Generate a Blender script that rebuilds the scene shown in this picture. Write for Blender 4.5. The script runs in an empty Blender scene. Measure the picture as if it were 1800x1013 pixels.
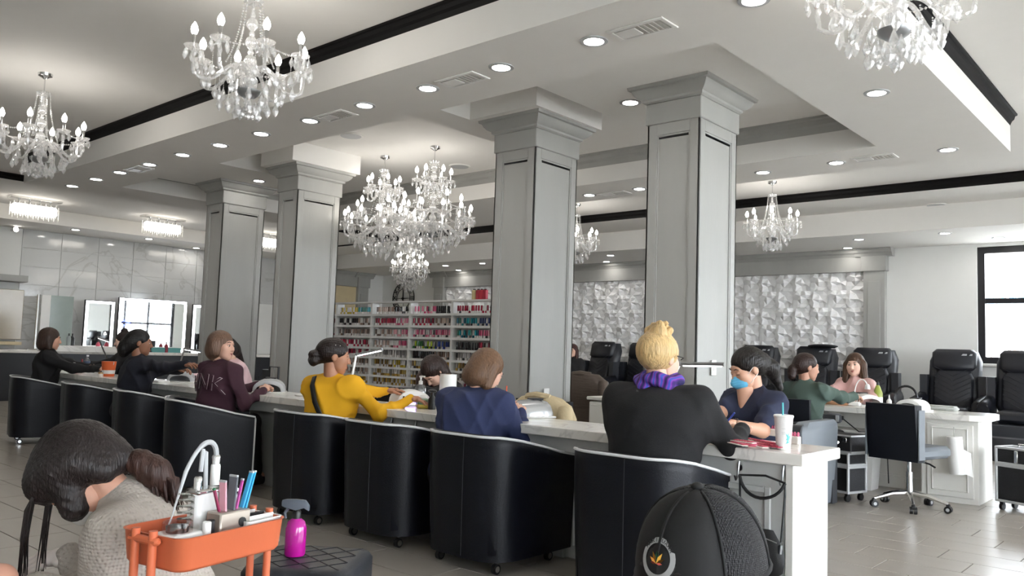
import bpy, bmesh, math, random
import numpy as np
from mathutils import Vector, Matrix, Euler
random.seed(7); RNG = np.random.default_rng(7)
S = bpy.context.scene
C = S.collection
PI = math.pi
# ------------------------------------------------------------------ camera
# two vanishing points of the room's axes give focal length, pitch, roll and yaw
CAMH = 1.2
_c = np.array([900, 506.5]); _v1 = np.array([-745, 562.]); _v2 = np.array([2160, 658.])
FPX = float(np.sqrt(-np.dot(_v1-_c, _v2-_c)))
def _n(a): return a/np.linalg.norm(a)
_d1 = _n(np.array([(_v1-_c)[0]/FPX, -(_v1-_c)[1]/FPX, -1.])); _d2 = _n(np.array([(_v2-_c)[0]/FPX, -(_v2-_c)[1]/FPX, -1.]))
_up = _n(np.cross(-_d1, _d2)); _d2 = np.cross(_up, -_d1)
RC = np.array([-_d1, _d2, _up])          # rows: world axes seen from the camera
cam = bpy.data.cameras.new('camera'); camo = bpy.data.objects.new('camera', cam); C.objects.link(camo)
cam.sensor_width = 36; cam.lens = FPX/1800*36; cam.clip_start = .05; cam.clip_end = 300
camo.matrix_world = Matrix.Translation((0, 0, CAMH)) @ Matrix([list(map(float, r)) for r in RC]).to_4x4()
S.camera = camo
# ------------------------------------------------------------------ world, light, exposure
S.view_settings.view_transform = 'Standard'; S.view_settings.look = 'None'
S.view_settings.gamma = 1; S.view_settings.use_curve_mapping = False
S.view_settings.exposure = 1.62
w = bpy.data.worlds.new('sky'); S.world = w; w.use_nodes = True
_nt = w.node_tree; _bg = _nt.nodes['Background']
_bg.inputs[0].default_value = (0.90, 0.95, 1.0, 1); _bg.inputs[1].default_value = 7.2     # overcast bright sky
# positions in metres: u runs along the counter away to the left, v away to the right, z up; world x = -u, y = v
def P(u, v, z=0.): return Vector((-u, v, z))
def _ray(px, py): return RC @ np.array([(px-900)/FPX, -(py-506.5)/FPX, -1.])
def G(px, py, z):
    d = _ray(px, py); t = (z-CAMH)/d[2]; return Vector((d[0]*t, d[1]*t, z))
def atV(px, py, v):
    d = _ray(px, py); t = v/d[1]; return Vector((d[0]*t, v, CAMH+d[2]*t))
def atU(px, py, u):
    d = _ray(px, py); t = -u/d[0]; return Vector((-u, d[1]*t, CAMH+d[2]*t))
# ------------------------------------------------------------------ materials
def lin(h):
    if not isinstance(h, str): return tuple(h)
    h = h.lstrip('#'); o = []
    for i in (0, 2, 4):
        c = int(h[i:i+2], 16)/255; o.append(c/12.92 if c <= .04045 else ((c+.055)/1.055)**2.4)
    return tuple(o)
MATS = {}
def mat(name, col, rough=.5, metal=0., var=.08, vscale=6., bump=0., bscale=60., emit=0., spec=.5, stretch=None, coat=0., kind='noise', trans=0., sheen=0., objcol=False):
    """procedural principled material: noise varies the colour, an optional pattern bumps the surface"""
    if name in MATS: return MATS[name]
    m = bpy.data.materials.new(name); MATS[name] = m; m.use_nodes = True
    nt = m.node_tree; N = nt.nodes; L = nt.links
    b = N['Principled BSDF']; c = lin(col)
    b.inputs['Roughness'].default_value = rough; b.inputs['Metallic'].default_value = metal
    b.inputs['Specular IOR Level'].default_value = spec; b.inputs['Coat Weight'].default_value = coat
    b.inputs['Sheen Weight'].default_value = sheen
    tc = N.new('ShaderNodeTexCoord'); mp = N.new('ShaderNodeMapping'); L.new(tc.outputs['Object'], mp.inputs[0])
    if stretch: mp.inputs['Scale'].default_value = stretch
    no = N.new('ShaderNodeTexNoise'); no.inputs['Scale'].default_value = vscale; no.inputs['Detail'].default_value = 4
    L.new(mp.outputs[0], no.inputs['Vector'])
    mx = N.new('ShaderNodeMix'); mx.data_type = 'RGBA'; L.new(no.outputs[0], mx.inputs[0])
    mx.inputs[6].default_value = tuple(min(1, x*(1-var)) for x in c)+(1,); mx.inputs[7].default_value = tuple(min(1, x*(1+var)) for x in c)+(1,)
    out = mx.outputs[2]
    if objcol:
        oi = N.new('ShaderNodeObjectInfo'); m2 = N.new('ShaderNodeMix'); m2.data_type = 'RGBA'; m2.blend_type = 'MULTIPLY'; m2.inputs[0].default_value = 1
        L.new(out, m2.inputs[6]); L.new(oi.outputs['Color'], m2.inputs[7]); out = m2.outputs[2]
    L.new(out, b.inputs['Base Color'])
    if bump:
        if kind == 'weave':
            bt = N.new('ShaderNodeTexVoronoi'); bt.inputs['Scale'].default_value = bscale; bt.inputs['Randomness'].default_value = .25; bt.feature = 'SMOOTH_F1'; o = bt.outputs['Distance']
        elif kind == 'grid':
            bt = N.new('ShaderNodeTexBrick'); bt.inputs['Scale'].default_value = bscale; bt.inputs['Mortar Size'].default_value = .03; bt.offset = 0; o = bt.outputs['Fac']
        else:
            bt = N.new('ShaderNodeTexNoise'); bt.inputs['Scale'].default_value = bscale; bt.inputs['Detail'].default_value = 3; o = bt.outputs[0]
        L.new(mp.outputs[0], bt.inputs['Vector'])
        bp = N.new('ShaderNodeBump'); bp.inputs['Strength'].default_value = bump; bp.inputs['Distance'].default_value = .01
        L.new(o, bp.inputs['Height']); L.new(bp.outputs[0], b.inputs['Normal'])
    if emit:
        b.inputs['Emission Color'].default_value = c+(1,); b.inputs['Emission Strength'].default_value = emit
    if trans: b.inputs['Transmission Weight'].default_value = trans
    return m
def glass(name, col=(1, 1, 1), clear=.7, rough=.02, diff=.0):
    """thin clear glass or crystal: see-through plus mirror-like glints and a little scatter"""
    if name in MATS: return MATS[name]
    m = bpy.data.materials.new(name); MATS[name] = m; m.use_nodes = True
    nt = m.node_tree; N = nt.nodes; L = nt.links; N.clear()
    o = N.new('ShaderNodeOutputMaterial'); t = N.new('ShaderNodeBsdfTransparent'); g = N.new('ShaderNodeBsdfGlossy')
    t.inputs[0].default_value = tuple(col)+(1,); g.inputs['Roughness'].default_value = rough
    no = N.new('ShaderNodeTexNoise'); no.inputs['Scale'].default_value = 14
    rp = N.new('ShaderNodeMapRange'); rp.inputs[3].default_value = max(0, 1-clear-.12); rp.inputs[4].default_value = min(1, 1-clear+.12)
    L.new(no.outputs[0], rp.inputs[0])
    a = N.new('ShaderNodeMixShader'); L.new(rp.outputs[0], a.inputs[0]); L.new(t.outputs[0], a.inputs[1])
    if diff:
        d = N.new('ShaderNodeBsdfDiffuse'); d.inputs[0].default_value = (.95, .95, .95, 1); tl = N.new('ShaderNodeBsdfTranslucent'); tl.inputs[0].default_value = (.95, .95, .95, 1)
        dd = N.new('ShaderNodeMixShader'); L.new(d.outputs[0], dd.inputs[1]); L.new(tl.outputs[0], dd.inputs[2])
        e = N.new('ShaderNodeMixShader'); e.inputs[0].default_value = diff; L.new(g.outputs[0], e.inputs[1]); L.new(dd.outputs[0], e.inputs[2])
        L.new(e.outputs[0], a.inputs[2])
    else: L.new(g.outputs[0], a.inputs[2])
    L.new(a.outputs[0], o.inputs[0]); return m
def emitter(name, col, strength):
    if name in MATS: return MATS[name]
    m = bpy.data.materials.new(name); MATS[name] = m; m.use_nodes = True
    nt = m.node_tree; nt.nodes.clear(); o = nt.nodes.new('ShaderNodeOutputMaterial'); e = nt.nodes.new('ShaderNodeEmission')
    e.inputs[0].default_value = lin(col)+(1,); e.inputs[1].default_value = strength; nt.links.new(e.outputs[0], o.inputs[0]); return m
def marble(name, base, vein, scale=1.3, rough=.12, amount=.5):
    if name in MATS: return MATS[name]
    m = bpy.data.materials.new(name); MATS[name] = m; m.use_nodes = True
    nt = m.node_tree; N = nt.nodes; L = nt.links; b = N['Principled BSDF']; b.inputs['Roughness'].default_value = rough
    ge = N.new('ShaderNodeNewGeometry'); n1 = N.new('ShaderNodeTexNoise'); n1.inputs['Scale'].default_value = scale; n1.inputs['Detail'].default_value = 6; n1.inputs['Distortion'].default_value = 1.2
    L.new(ge.outputs['Position'], n1.inputs['Vector'])
    s = N.new('ShaderNodeMath'); s.operation = 'SUBTRACT'; s.inputs[1].default_value = .5; L.new(n1.outputs[0], s.inputs[0])
    ab = N.new('ShaderNodeMath'); ab.operation = 'ABSOLUTE'; L.new(s.outputs[0], ab.inputs[0])
    r = N.new('ShaderNodeMapRange'); r.inputs[1].default_value = 0; r.inputs[2].default_value = .022; r.inputs[3].default_value = amount; r.inputs[4].default_value = 0; L.new(ab.outputs[0], r.inputs[0])
    mx = N.new('ShaderNodeMix'); mx.data_type = 'RGBA'; mx.inputs[6].default_value = lin(base)+(1,); mx.inputs[7].default_value = lin(vein)+(1,); L.new(r.outputs[0], mx.inputs[0])
    L.new(mx.outputs[2], b.inputs['Base Color']); return m
# ------------------------------------------------------------------ mesh builder
class MB:
    def __init__(s): s.v = []; s.f = []; s.m = []
    def add(s, vs, fs, mi=0):
        o = len(s.v); s.v += [tuple(x) for x in vs]; s.f += [tuple(o+i for i in q) for q in fs]; s.m += [mi]*len(fs); return s
    def hullfix(s, vs, fs, mi):
        c = sum((Vector(x) for x in vs), Vector())/len(vs); out = []
        for q in fs:
            a, b, d = (Vector(vs[q[0]]), Vector(vs[q[1]]), Vector(vs[q[2]])); n = (b-a).cross(d-a); mid = sum((Vector(vs[i]) for i in q), Vector())/len(q)
            out.append(tuple(q) if n.dot(mid-c) >= 0 else tuple(reversed(q)))
        return s.add(vs, out, mi)
    def box(s, c, d, b=0., mi=0, M=None):
        """box of centre c and full size d; b > 0 chamfers every edge"""
        h = [x/2 for x in d]; sg = [(i, j, k) for i in (-1, 1) for j in (-1, 1) for k in (-1, 1)]
        if b <= 0:
            vs = [(c[0]+i*h[0], c[1]+j*h[1], c[2]+k*h[2]) for i, j, k in sg]; fs = [(0, 1, 3, 2), (4, 6, 7, 5), (0, 4, 5, 1), (2, 3, 7, 6), (0, 2, 6, 4), (1, 5, 7, 3)]
        else:
            b = min(b, .49*min(d)); vs = []; ix = {}
            for q in sg:
                for a in range(3):
                    ix[q+(a,)] = len(vs); vs.append(tuple(c[t]+q[t]*(h[t]-(b if t != a else 0)) for t in range(3)))
            fs = []
            for a in range(3):
                o = [t for t in range(3) if t != a]
                for sn in (-1, 1):
                    ring = []
                    for p, q in ((-1, -1), (1, -1), (1, 1), (-1, 1)):
                        k = [0, 0, 0]; k[a] = sn; k[o[0]] = p; k[o[1]] = q; ring.append(ix[tuple(k)+(a,)])
                    fs.append(tuple(ring))
                for p in (-1, 1):
                    for q in (-1, 1):
                        k0 = [0, 0, 0]; k0[a] = -1; k0[o[0]] = p; k0[o[1]] = q; k1 = list(k0); k1[a] = 1
                        fs.append((ix[tuple(k0)+(o[0],)], ix[tuple(k1)+(o[0],)], ix[tuple(k1)+(o[1],)], ix[tuple(k0)+(o[1],)]))
            for q in sg: fs.append(tuple(ix[q+(a,)] for a in range(3)))
        if M is not None: vs = [tuple(M @ Vector(x)) for x in vs]
        return s.hullfix(vs, fs, mi)
    def tube(s, pts, r, n=8, mi=0, caps=True, closed=False):
        pts = [Vector(p) for p in pts]; k = len(pts); rs = r if isinstance(r, (list, tuple)) else [r]*k
        rings = []; prev = None
        for i, p in enumerate(pts):
            a = pts[(i-1) % k] if (closed or i > 0) else p; b = pts[(i+1) % k] if (closed or i < k-1) else p
            t = (b-a); t = t.normalized() if t.length > 1e-9 else Vector((0, 0, 1))
            if prev is None:
                x = t.orthogonal().normalized()
            else:
                x = prev-t*prev.dot(t); x = x.normalized() if x.length > 1e-6 else t.orthogonal().normalized()
            prev = x; y = t.cross(x)
            rings.append([p+(x*math.cos(2*PI*j/n)+y*math.sin(2*PI*j/n))*rs[i] for j in range(n)])
        return s.loft(rings, mi, caps and not closed, closed)
    def loft(s, rings, mi=0, caps=True, closed=False):
        n = len(rings[0]); vs = [p for r in rings for p in r]; fs = []; k = len(rings)
        for i in range(k if closed else k-1):
            a = i*n; b = ((i+1) % k)*n
            for j in range(n): fs.append((a+j, a+(j+1) % n, b+(j+1) % n, b+j))
        if caps: fs.append(tuple(reversed(range(n)))); fs.append(tuple(range((k-1)*n, k*n)))
        return s.add(vs, fs, mi)
    def lathe(s, prof, n=16, o=(0, 0, 0), mi=0, M=None, caps=True):
        """profile [(radius, z)...] from bottom to top turned about z at o"""
        rings = [[Vector((o[0]+r*math.cos(2*PI*j/n), o[1]+r*math.sin(2*PI*j/n), o[2]+z)) for j in range(n)] for r, z in prof]
        if M is not None: rings = [[M @ p for p in q] for q in rings]
        return s.loft(rings, mi, caps)
    def cyl(s, a, b, r, r2=None, n=12, mi=0): return s.tube([a, b], [r, r if r2 is None else r2], n, mi)
    def ball(s, c, r, n=10, mi=0, M=None):
        r = r if isinstance(r, (tuple, list)) else (r, r, r); k = max(4, n//2+1)
        rings = [[Vector((c[0]+r[0]*math.sin(PI*max(.02, min(.98, i/k)))*math.cos(2*PI*j/n), c[1]+r[1]*math.sin(PI*max(.02, min(.98, i/k)))*math.sin(2*PI*j/n), c[2]-r[2]*math.cos(PI*i/k))) for j in range(n)] for i in range(k+1)]
        if M is not None: rings = [[M @ p for p in q] for q in rings]
        return s.loft(rings, mi, True)
    def mesh(s, name, mats, smooth=40):
        me = bpy.data.meshes.new(name); me.from_pydata([tuple(x) for x in s.v], [], s.f)
        for m in (mats if isinstance(mats, (list, tuple)) else [mats]): me.materials.append(m)
        me.polygons.foreach_set('material_index', s.m)
        if smooth:
            me.polygons.foreach_set('use_smooth', [True]*len(s.f)); me.update()
            try: me.set_sharp_from_angle(angle=math.radians(smooth))
            except Exception: pass
        me.update(); return me
    def obj(s, name, mats, parent=None, smooth=40, loc=None): return mobj(name, s.mesh(name, mats, smooth), parent, loc)
def mobj(name, me, parent=None, loc=None):
    o = bpy.data.objects.new(name, me); C.objects.link(o); o.parent = parent
    if loc is not None: o.location = loc
    return o
def tag(o, label=None, cat=None, group=None, kind=None):
    if label: o['label'] = label
    if cat: o['category'] = cat
    if group: o['group'] = group
    if kind: o['kind'] = kind
    return o
def thing(name, label, cat, loc=(0, 0, 0), rotz=0., group=None):
    o = bpy.data.objects.new(name, None); C.objects.link(o); o.empty_display_size = .05
    o.location = loc; o.rotation_euler = (0, 0, rotz); return tag(o, label, cat, group)
def dup(o, loc=None, rotz=None, label=None, parent=None, group=None):
    r = o.copy(); C.objects.link(r); r.parent = parent
    if loc is not None: r.location = loc
    if rotz is not None: r.rotation_euler = (0, 0, rotz)
    if label: r['label'] = label
    if group: r['group'] = group
    for ch in KIDS(o): dup(ch, parent=r)
    return r
def KIDS(o): return [c for c in list(o.children)]
def bz(p0, p1, p2, p3, n=10):
    p0, p1, p2, p3 = map(Vector, (p0, p1, p2, p3))
    return [p0*(1-t)**3+p1*3*t*(1-t)**2+p2*3*t*t*(1-t)+p3*t**3 for t in [i/n for i in range(n+1)]]
def RZ(a): return Matrix.Rotation(a, 4, 'Z')
def text_mesh(body, size, extrude=.001, align='CENTER'):
    cu = bpy.data.curves.new('lettering', 'FONT'); cu.body = body; cu.size = size; cu.extrude = extrude; cu.align_x = align; cu.align_y = 'CENTER'; cu.resolution_u = 2
    o = bpy.data.objects.new('lettering', cu); C.objects.link(o); dg = bpy.context.evaluated_depsgraph_get(); me = bpy.data.meshes.new_from_object(o.evaluated_get(dg))
    bpy.data.objects.remove(o); bpy.data.curves.remove(cu); return me
# ------------------------------------------------------------------ palette
M_wall = mat('wall_paint', '#e0e0dd', .75, var=.02, bump=.03)
M_ceil = mat('ceiling_paint', '#e8e6e2', .8, var=.02)
M_black = mat('black_lacquer', '#0c0b0c', .6, var=.1, spec=.2)
M_grey = mat('silver_grey_faux_finish', '#a3a39f', .42, metal=.0, var=.12, vscale=2.2, stretch=(2, 2, .35), bump=.04, bscale=30)
M_chrome = mat('chrome', '#dcdcdc', .12, 1., var=.02)
M_steel = mat('brushed_steel', '#9fa1a3', .3, 1., var=.05)
M_leather = mat('black_leather', '#080b14', .42, spec=.3, var=.2, vscale=20, bump=.12, bscale=160)
M_leather2 = mat('dark_grey_leather', '#2a2c31', .42, var=.12, vscale=20, bump=.12, bscale=160)
M_leather3 = mat('grey_leather', '#6d7278', .5, var=.06, bump=.08, bscale=160)
M_pipe = mat('white_piping', '#d9dadb', .5, var=.02)
M_plw = mat('white_plastic', '#e6e5e2', .35, var=.02)
M_plg = mat('light_grey_plastic', '#b4b6b8', .4, var=.03)
M_plk = mat('black_plastic', '#141416', .4, var=.05)
M_quartz = marble('white_quartz', '#efece6', '#b3b0aa', 2.2, .15, .4)
M_cab = mat('grey_cabinet_paint', '#b9bab8', .5, var=.05, vscale=3)
M_cabw = mat('white_cabinet_paint', '#dcdad4', .5, var=.04, vscale=3)
M_clear = glass('clear_plastic', (.96, .97, .98), .78)
M_crystal = glass('cut_crystal', (.97, .97, .97), .52, .03, .42)
M_bulb = emitter('lit_bulb', '#fff9f0', 20)
M_bulbs = emitter('lit_bulb_dim', '#fff9f0', 6.5)
M_led = emitter('downlight_lens', '#fffaf4', 28)
M_ledw = emitter('led_strip', '#f6f9ff', 4)
# ================================================================== THE ROOM
UL, UR, VB, VF = 17.2, -5.0, 14.3, -3.0        # left wall, window wall on the right, back wall, wall behind the camera
ZO, ZS, ZC = 3.55, 3.2, 3.32                   # outer ceiling, soffit underside, top of the column crowns
def ubox(mb, u0, u1, v0, v1, z0, z1, b=0., mi=0): return mb.box((-(u0+u1)/2, (v0+v1)/2, (z0+z1)/2), (abs(u1-u0), abs(v1-v0), abs(z1-z0)), b, mi)
def struct(name, mb, m, parent=None, smooth=40):
    o = mb.obj(name, m, parent, smooth)
    if parent is None: o['kind'] = 'structure'
    return o
# floor: screed with staggered stone-look tiles on top
M_tile = mat('stone_floor_tile', '#a39c93', .3, var=.10, vscale=2.5, stretch=(1, 3, 1), bump=.02, bscale=12)
M_grout = mat('floor_grout', '#6d675f', .8)
floor = struct('floor', ubox(MB(), UR-.3, UL+.3, VF-.3, VB+.3, -.1, -.004), M_grout)
tl = MB().box((0, 0, -.003), (.594, .294, .006), .0018).mesh('floor_tile', M_tile, 0)
tiles = []
for j in range(int((VB-VF)/.3)+1):
    v = VF+.15+j*.3
    if v+.15 > VB: continue
    off = (j % 3)*.2
    for i in range(int((UL-UR)/.6)+2):
        u = UR-.3+off+i*.6
        if u-.3 < UR or u+.3 > UL: continue
        tiles.append((u, v))
def _vis(u, v):
    c = RC.T @ np.array([-u, v, -CAMH]); 
    if c[2] > -.3: return 1e9
    x = 900+FPX*c[0]/-c[2]; y = 506.5-FPX*c[1]/-c[2]
    return -c[2] if (-60 < x < 1860 and y < 1060) else 1e6-c[2]
tiles.sort(key=lambda t: _vis(*t))
for k, (u, v) in enumerate(tiles[:290]): mobj('floor_tile', tl, floor, P(u, v, 0))
mb = MB()
for u, v in tiles[290:]:
    c = P(u, v, -.003); mb.box(c, (.594, .294, .006))
ft = mb.obj('distant_floor_tiles', M_tile, floor, 0); ft['kind'] = 'stuff'
# ceiling: flat slabs at their heights
ceil = MB()
ubox(ceil, UR-.3, 15.95, VF-.3, 11.3, ZO, ZO+.2)
ceil = struct('ceiling', ceil, M_ceil)
def soffit(name, *a, m=None): return ubox(MB(), *a).obj(name, m or M_ceil, ceil, 0)
soffit('rear_ceiling_slab', UR-.3, UL, 11.3, 12.5, 3.45, ZO+.2)
soffit('rear_low_ceiling_slab', UR-.3, UL, 12.5, VB+.3, 3.1, ZO+.2)
soffit('bulkhead', 15.95, UL+.3, VF-.3, 11.3, ZS, ZO+.2)
U0, U1, U2, U3 = 1.48, 2.41, 11.05, 11.95; W0, W1, W2, W3 = 3.75, 4.64, 7.8, 8.67
mb = MB()     # soffit ring: one frame around the tray
ubox(mb, U0, U3, W0, W1, ZS, ZO+.01); ubox(mb, U0, U3, W2, W3, ZS, ZO+.01); ubox(mb, U0, U1, W1, W2, ZS, ZO+.01); ubox(mb, U2, U3, W1, W2, ZS, ZO+.01)
mb.obj('soffit_ring', M_ceil, ceil, 0)
soffit('dropped_panel', U1, 4.12, W1, 6.45, ZC, ZO+.01)
soffit('dropped_panel', 9.05, 10.6, W1, 6.45, ZC, ZO+.01)
soffit('dropped_panel', 5.24, 5.6, W1, 6.45, ZC, ZO+.01)
soffit('column_box', 4.44, 5.24, 5.30, 6.28, ZC, ZO+.01); soffit('column_box', 8.09, 8.76, 5.30, 6.28, ZC, ZO+.01)
# black crown moulding round the soffit and on the rear bulkhead; grey crown inside the tray
def crown_run(mb, a, b, out, z1, h, d, mi=0, steps=((0, 0), (.15, .1), (.35, .25), (.5, .55), (.8, .7), (.85, 1.), (1., 1.))):
    """moulding from a to b (u,v) stepping outwards along out=(du,dv): height h below z1, depth d"""
    rings = []
    for t in (a, b):
        q = [P(t[0]+out[0]*d*s2, t[1]+out[1]*d*s2, z1-h+h*s1) for s1, s2 in steps]+[P(t[0], t[1], z1)]
        rings.append(q)
    n = len(rings[0]); mb.add(rings[0]+rings[1], [(j, (j+1) % n, n+(j+1) % n, n+j) for j in range(n)]+[tuple(range(n)), tuple(range(n, 2*n))], mi)
for a, b, o in (((U0-.06, W0), (U3, W0), (0, -1)), ((U0, W0-.06), (U0, W3), (-1, 0))):
    mb = MB(); crown_run(mb, a, b, o, ZO, .10, .06); mb.obj('black_crown_moulding', M_black, ceil, 25)
soffit('left_ceiling_slab', 13.4, 15.95, VF, 11.3, 3.46, ZO+.01)
mb = MB(); crown_run(mb, (13.4, VF), (13.4, 11.3), (-1, 0), ZO, .09, .05); mb.obj('black_crown_moulding', M_black, ceil, 25)
mb = MB(); crown_run(mb, (UR, 11.3), (15.9, 11.3), (0, -1), ZO, .12, .06); mb.obj('black_crown_moulding', M_black, ceil, 25)
for a, b, o in (((U1, W2), (U2, W2), (0, -1)), ((U2, W1), (U2, W2), (-1, 0)), ((U1, W1), (U1, W2), (1, 0))):
    mb = MB(); crown_run(mb, a, b, o, ZO, .15, .10); mb.obj('grey_crown_moulding', M_grey, ceil, 25)
# walls
def wallbox(name, *a, m=None): return struct(name, ubox(MB(), *a), m or M_wall, None, 0)
wl = wallbox('wall_left', UL, UL+.2, VF, VB+.2, 0, ZO)
wallbox('wall_front', UR, UL, VF-.2, VF, 0, ZO)
# back wall with an opening for the window at the right
WU0, WU1, WZ0, WZ1 = .95, 2.92, 1.24, 3.05
mb = MB(); ubox(mb, WU1, UL+.2, VB, VB+.25, 0, ZO); ubox(mb, UR, WU0, VB, VB+.25, 0, ZO); ubox(mb, WU0, WU1, VB, VB+.25, 0, WZ0); ubox(mb, WU0, WU1, VB, VB+.25, WZ1, ZO)
wb = struct('wall_back', mb, M_wall, None, 0)
M_pane = glass('window_glass', (.97, .98, .99), .9)
def window(name, along, at, a0, a1, z0, z1, cols, rows, fr=.06, dep=.10):
    """dark framed window; along 'u' lies in plane v=at, along 'v' in plane u=at"""
    def bx(mb, p0, p1, q0, q1, d): return ubox(mb, p0, p1, at-d/2, at+d/2, q0, q1) if along == 'u' else ubox(mb, at-d/2, at+d/2, p0, p1, q0, q1)
    mb = MB(); bx(mb, a0, a1, z0, z0+fr, dep); bx(mb, a0, a1, z1-fr, z1, dep); bx(mb, a0, a0+fr, z0+fr, z1-fr, dep); bx(mb, a1-fr, a1, z0+fr, z1-fr, dep)
    o = struct(name, mb, mat('window_frame_black', '#15151a', .4), None, 0)
    cw = (a1-a0-2*fr)/cols; rh = [(z1-z0-2*fr)*r for r in rows]
    for i in range(1, cols):
        mb = MB(); x = a0+fr+i*cw; bx(mb, x-fr*.4, x+fr*.4, z0+fr, z1-fr, dep*.8); mb.obj('mullion', MATS['window_frame_black'], o, 0)
    zz = z0+fr
    for r in rh[:-1]:
        zz += r; mb = MB(); bx(mb, a0+fr, a1-fr, zz-fr*.4, zz+fr*.4, dep*.8); mb.obj('transom', MATS['window_frame_black'], o, 0)
    zz = z0+fr
    for r in rh:
        for i in range(cols):
            mb = MB(); bx(mb, a0+fr+i*cw+fr*.4, a0+fr+(i+1)*cw-fr*.4, zz+fr*.4, zz+r-fr*.4, .008); mb.obj('pane', M_pane, o, 0)
        zz += r
    return o
wn = window('window_1', 'u', VB+.1, WU0, WU1, WZ0, WZ1, 1, (.54, .46), .10)
ubox(MB(), WU0-.02, WU1+.02, VB-.06, VB+.04, WZ0-.05, WZ0, .01).obj('window_sill', M_plw, wn)
# window wall on the right (outside the frame, seen in the mirrors): piers, sill and four glazed bays
mb = MB(); bays = [(-2.6, .6), (1.2, 4.6), (5.2, 8.6), (9.2, 13.4)]
ubox(mb, UR-.25, UR, VF, VB, 0, .35); ubox(mb, UR-.25, UR, VF, VB, 3.15, ZO)
ed = [VF]+[x for b in bays for x in b]+[VB]
for i in range(0, len(ed), 2): ubox(mb, UR-.25, UR, ed[i], ed[i+1], .35, 3.15)
struct('wall_right', mb, M_wall, None, 0)
for i, (a, b) in enumerate(bays): window('window_%d' % (i+2), 'v', UR-.12, a, b, .35, 3.15, 4 if i == 3 else 3, (.55, .45), .13)
ubox(MB(), UR, UL, VB-.02, VB, 0, .12).obj('baseboard_back', M_plw)['kind'] = 'structure'
ubox(MB(), UL-.02, UL, VF, VB, 0, .12).obj('baseboard_left', M_plw)['kind'] = 'structure'
# ---- columns: panelled grey pillars with frieze and crown
def column(u0, v0, wu, wv, name, label):
    c = bpy.data.objects.new(name, None); C.objects.link(c); c.location = P(u0+wu/2, v0+wv/2, 0); tag(c, label, 'column')
    hx, hy = wu/2, wv/2
    MB().box((0, 0, 1.45), (wu-.03, wv-.03, 2.9)).obj('shaft', M_grey, c, 0)
    for ax in (0, 1):
        for sg in (-1, 1):
            w = wv if ax == 0 else wu; mb = MB(); st = .085
            def bx(a0, a1, z0, z1, d0=-.015, d1=0.):
                off = (hx if ax == 0 else hy)
                cc = [0, 0, (z0+z1)/2]; dd = [0, 0, z1-z0]
                cc[ax] = sg*(off+(d0+d1)/2); dd[ax] = d1-d0; cc[1-ax] = (a0+a1)/2; dd[1-ax] = a1-a0
                mb.box(cc, dd, .002)
            bx(-w/2, -w/2+st, .14, 3.02); bx(w/2-st, w/2, .14, 3.02); bx(-w/2+st, w/2-st, 2.93, 3.02); bx(-w/2+st, w/2-st, .14, .3)
            for a in (-w/2+st, w/2-st-.014): bx(a, a+.014, .3, 2.93, -.015, -.005)
            bx(-w/2+st, w/2-st, 2.916, 2.93, -.015, -.005)
            mb.obj('panel_frame', M_grey, c, 0)
    MB().box((0, 0, .07), (wu+.04, wv+.04, .14), .008).obj('plinth', M_grey, c, 0)
    MB().box((0, 0, 3.105), (wu+.03, wv+.03, .17), .006).obj('frieze', M_grey, c, 0)
    prof = ((0, 0.), (.012, .018), (.03, .02), (.045, .05), (.075, .075), (.10, .085), (.105, .105), (.13, .11))
    rings = [[Vector((sx*(hx+.015+d), sy*(hy+.015+d), 3.19+z)) for sx, sy in ((-1, -1), (1, -1), (1, 1), (-1, 1))] for z, d in prof]
    MB().loft(rings).obj('crown', M_grey, c, 25)
    return c
for uu, wu, lb in ((2.98, .46, 'grey panelled column with a light switch, behind the masked nail technician'), (4.6, .48, 'grey panelled column with a wall outlet, between the polish rack and the tan coat'),
               (8.25, .40, 'grey panelled column at the end of the polish rack by the yellow sweater'), (9.95, .42, 'grey panelled column behind the woman in the maroon sweater')):
    column(uu, 5.5, wu, .62, 'column', lb)
def plate(px, py, u, kind, lb):
    p = atU(px, py, u); t = thing(kind, lb, 'switch' if 'switch' in kind else 'outlet', p+Vector((.003, 0, 0)))
    MB().box((0, 0, 0), (.008, .075, .12), .003).obj('cover_plate', M_plw, t); MB().box((.005, 0, 0), (.01, .022, .045), .002).obj('rocker', M_plw, t)
plate(1254, 647, 2.98, 'light_switch', 'white light switch on the grey column behind the LED lamp bar')
plate(960, 695, 4.6, 'wall_outlet', 'white wall outlet on the grey column above the tan coat')
# ---- downlights
def mk_down():
    t = thing('downlight', 'x', 'ceiling light'); pr = ((.062, -.002), (.066, -.008), (.09, -.006), (.092, 0.))
    MB().lathe(pr, 20, caps=False).obj('trim_ring', M_plg, t); MB().lathe(((.0005, -.004), (.062, -.004), (.062, -.001), (.0005, -.001)), 18).obj('lens', M_led, t); return t
dl = mk_down(); n = 0
def down(px, py, z, label, group):
    global n
    o = dl if n == 0 else dup(dl); n += 1; o.location = G(px, py, z); o['label'] = label; o['group'] = group
for x, y in [(1044, 72), (881, 118), (752, 155), (641, 185), (545, 212), (459, 235), (387, 255), (321, 272), (263, 289), (211, 303), (169, 315), (127, 327), (1325, 0)]:
    down(x, y, ZS, 'round recessed downlight in the soffit strip between the chandeliers and the columns', 'downlights along the front soffit')
down(1541, 163, ZS, 'round recessed downlight alone in the wide soffit below the largest crystal drops', 'downlight in the side soffit')
for x, y in [(1666, 263), (1470, 286), (1341, 303), (1124, 332), (1036, 343)]:
    down(x, y, ZS, 'round recessed downlight in the soffit strip beyond the columns', 'downlights along the rear soffit')
down(1108, 180, ZC, 'recessed downlight in the dropped panel beside the switch column', 'dropped panel downlights')
down(455, 318, ZC, 'recessed downlight in the dropped panel beside the column by the polish rack', 'dropped panel downlights')
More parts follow.
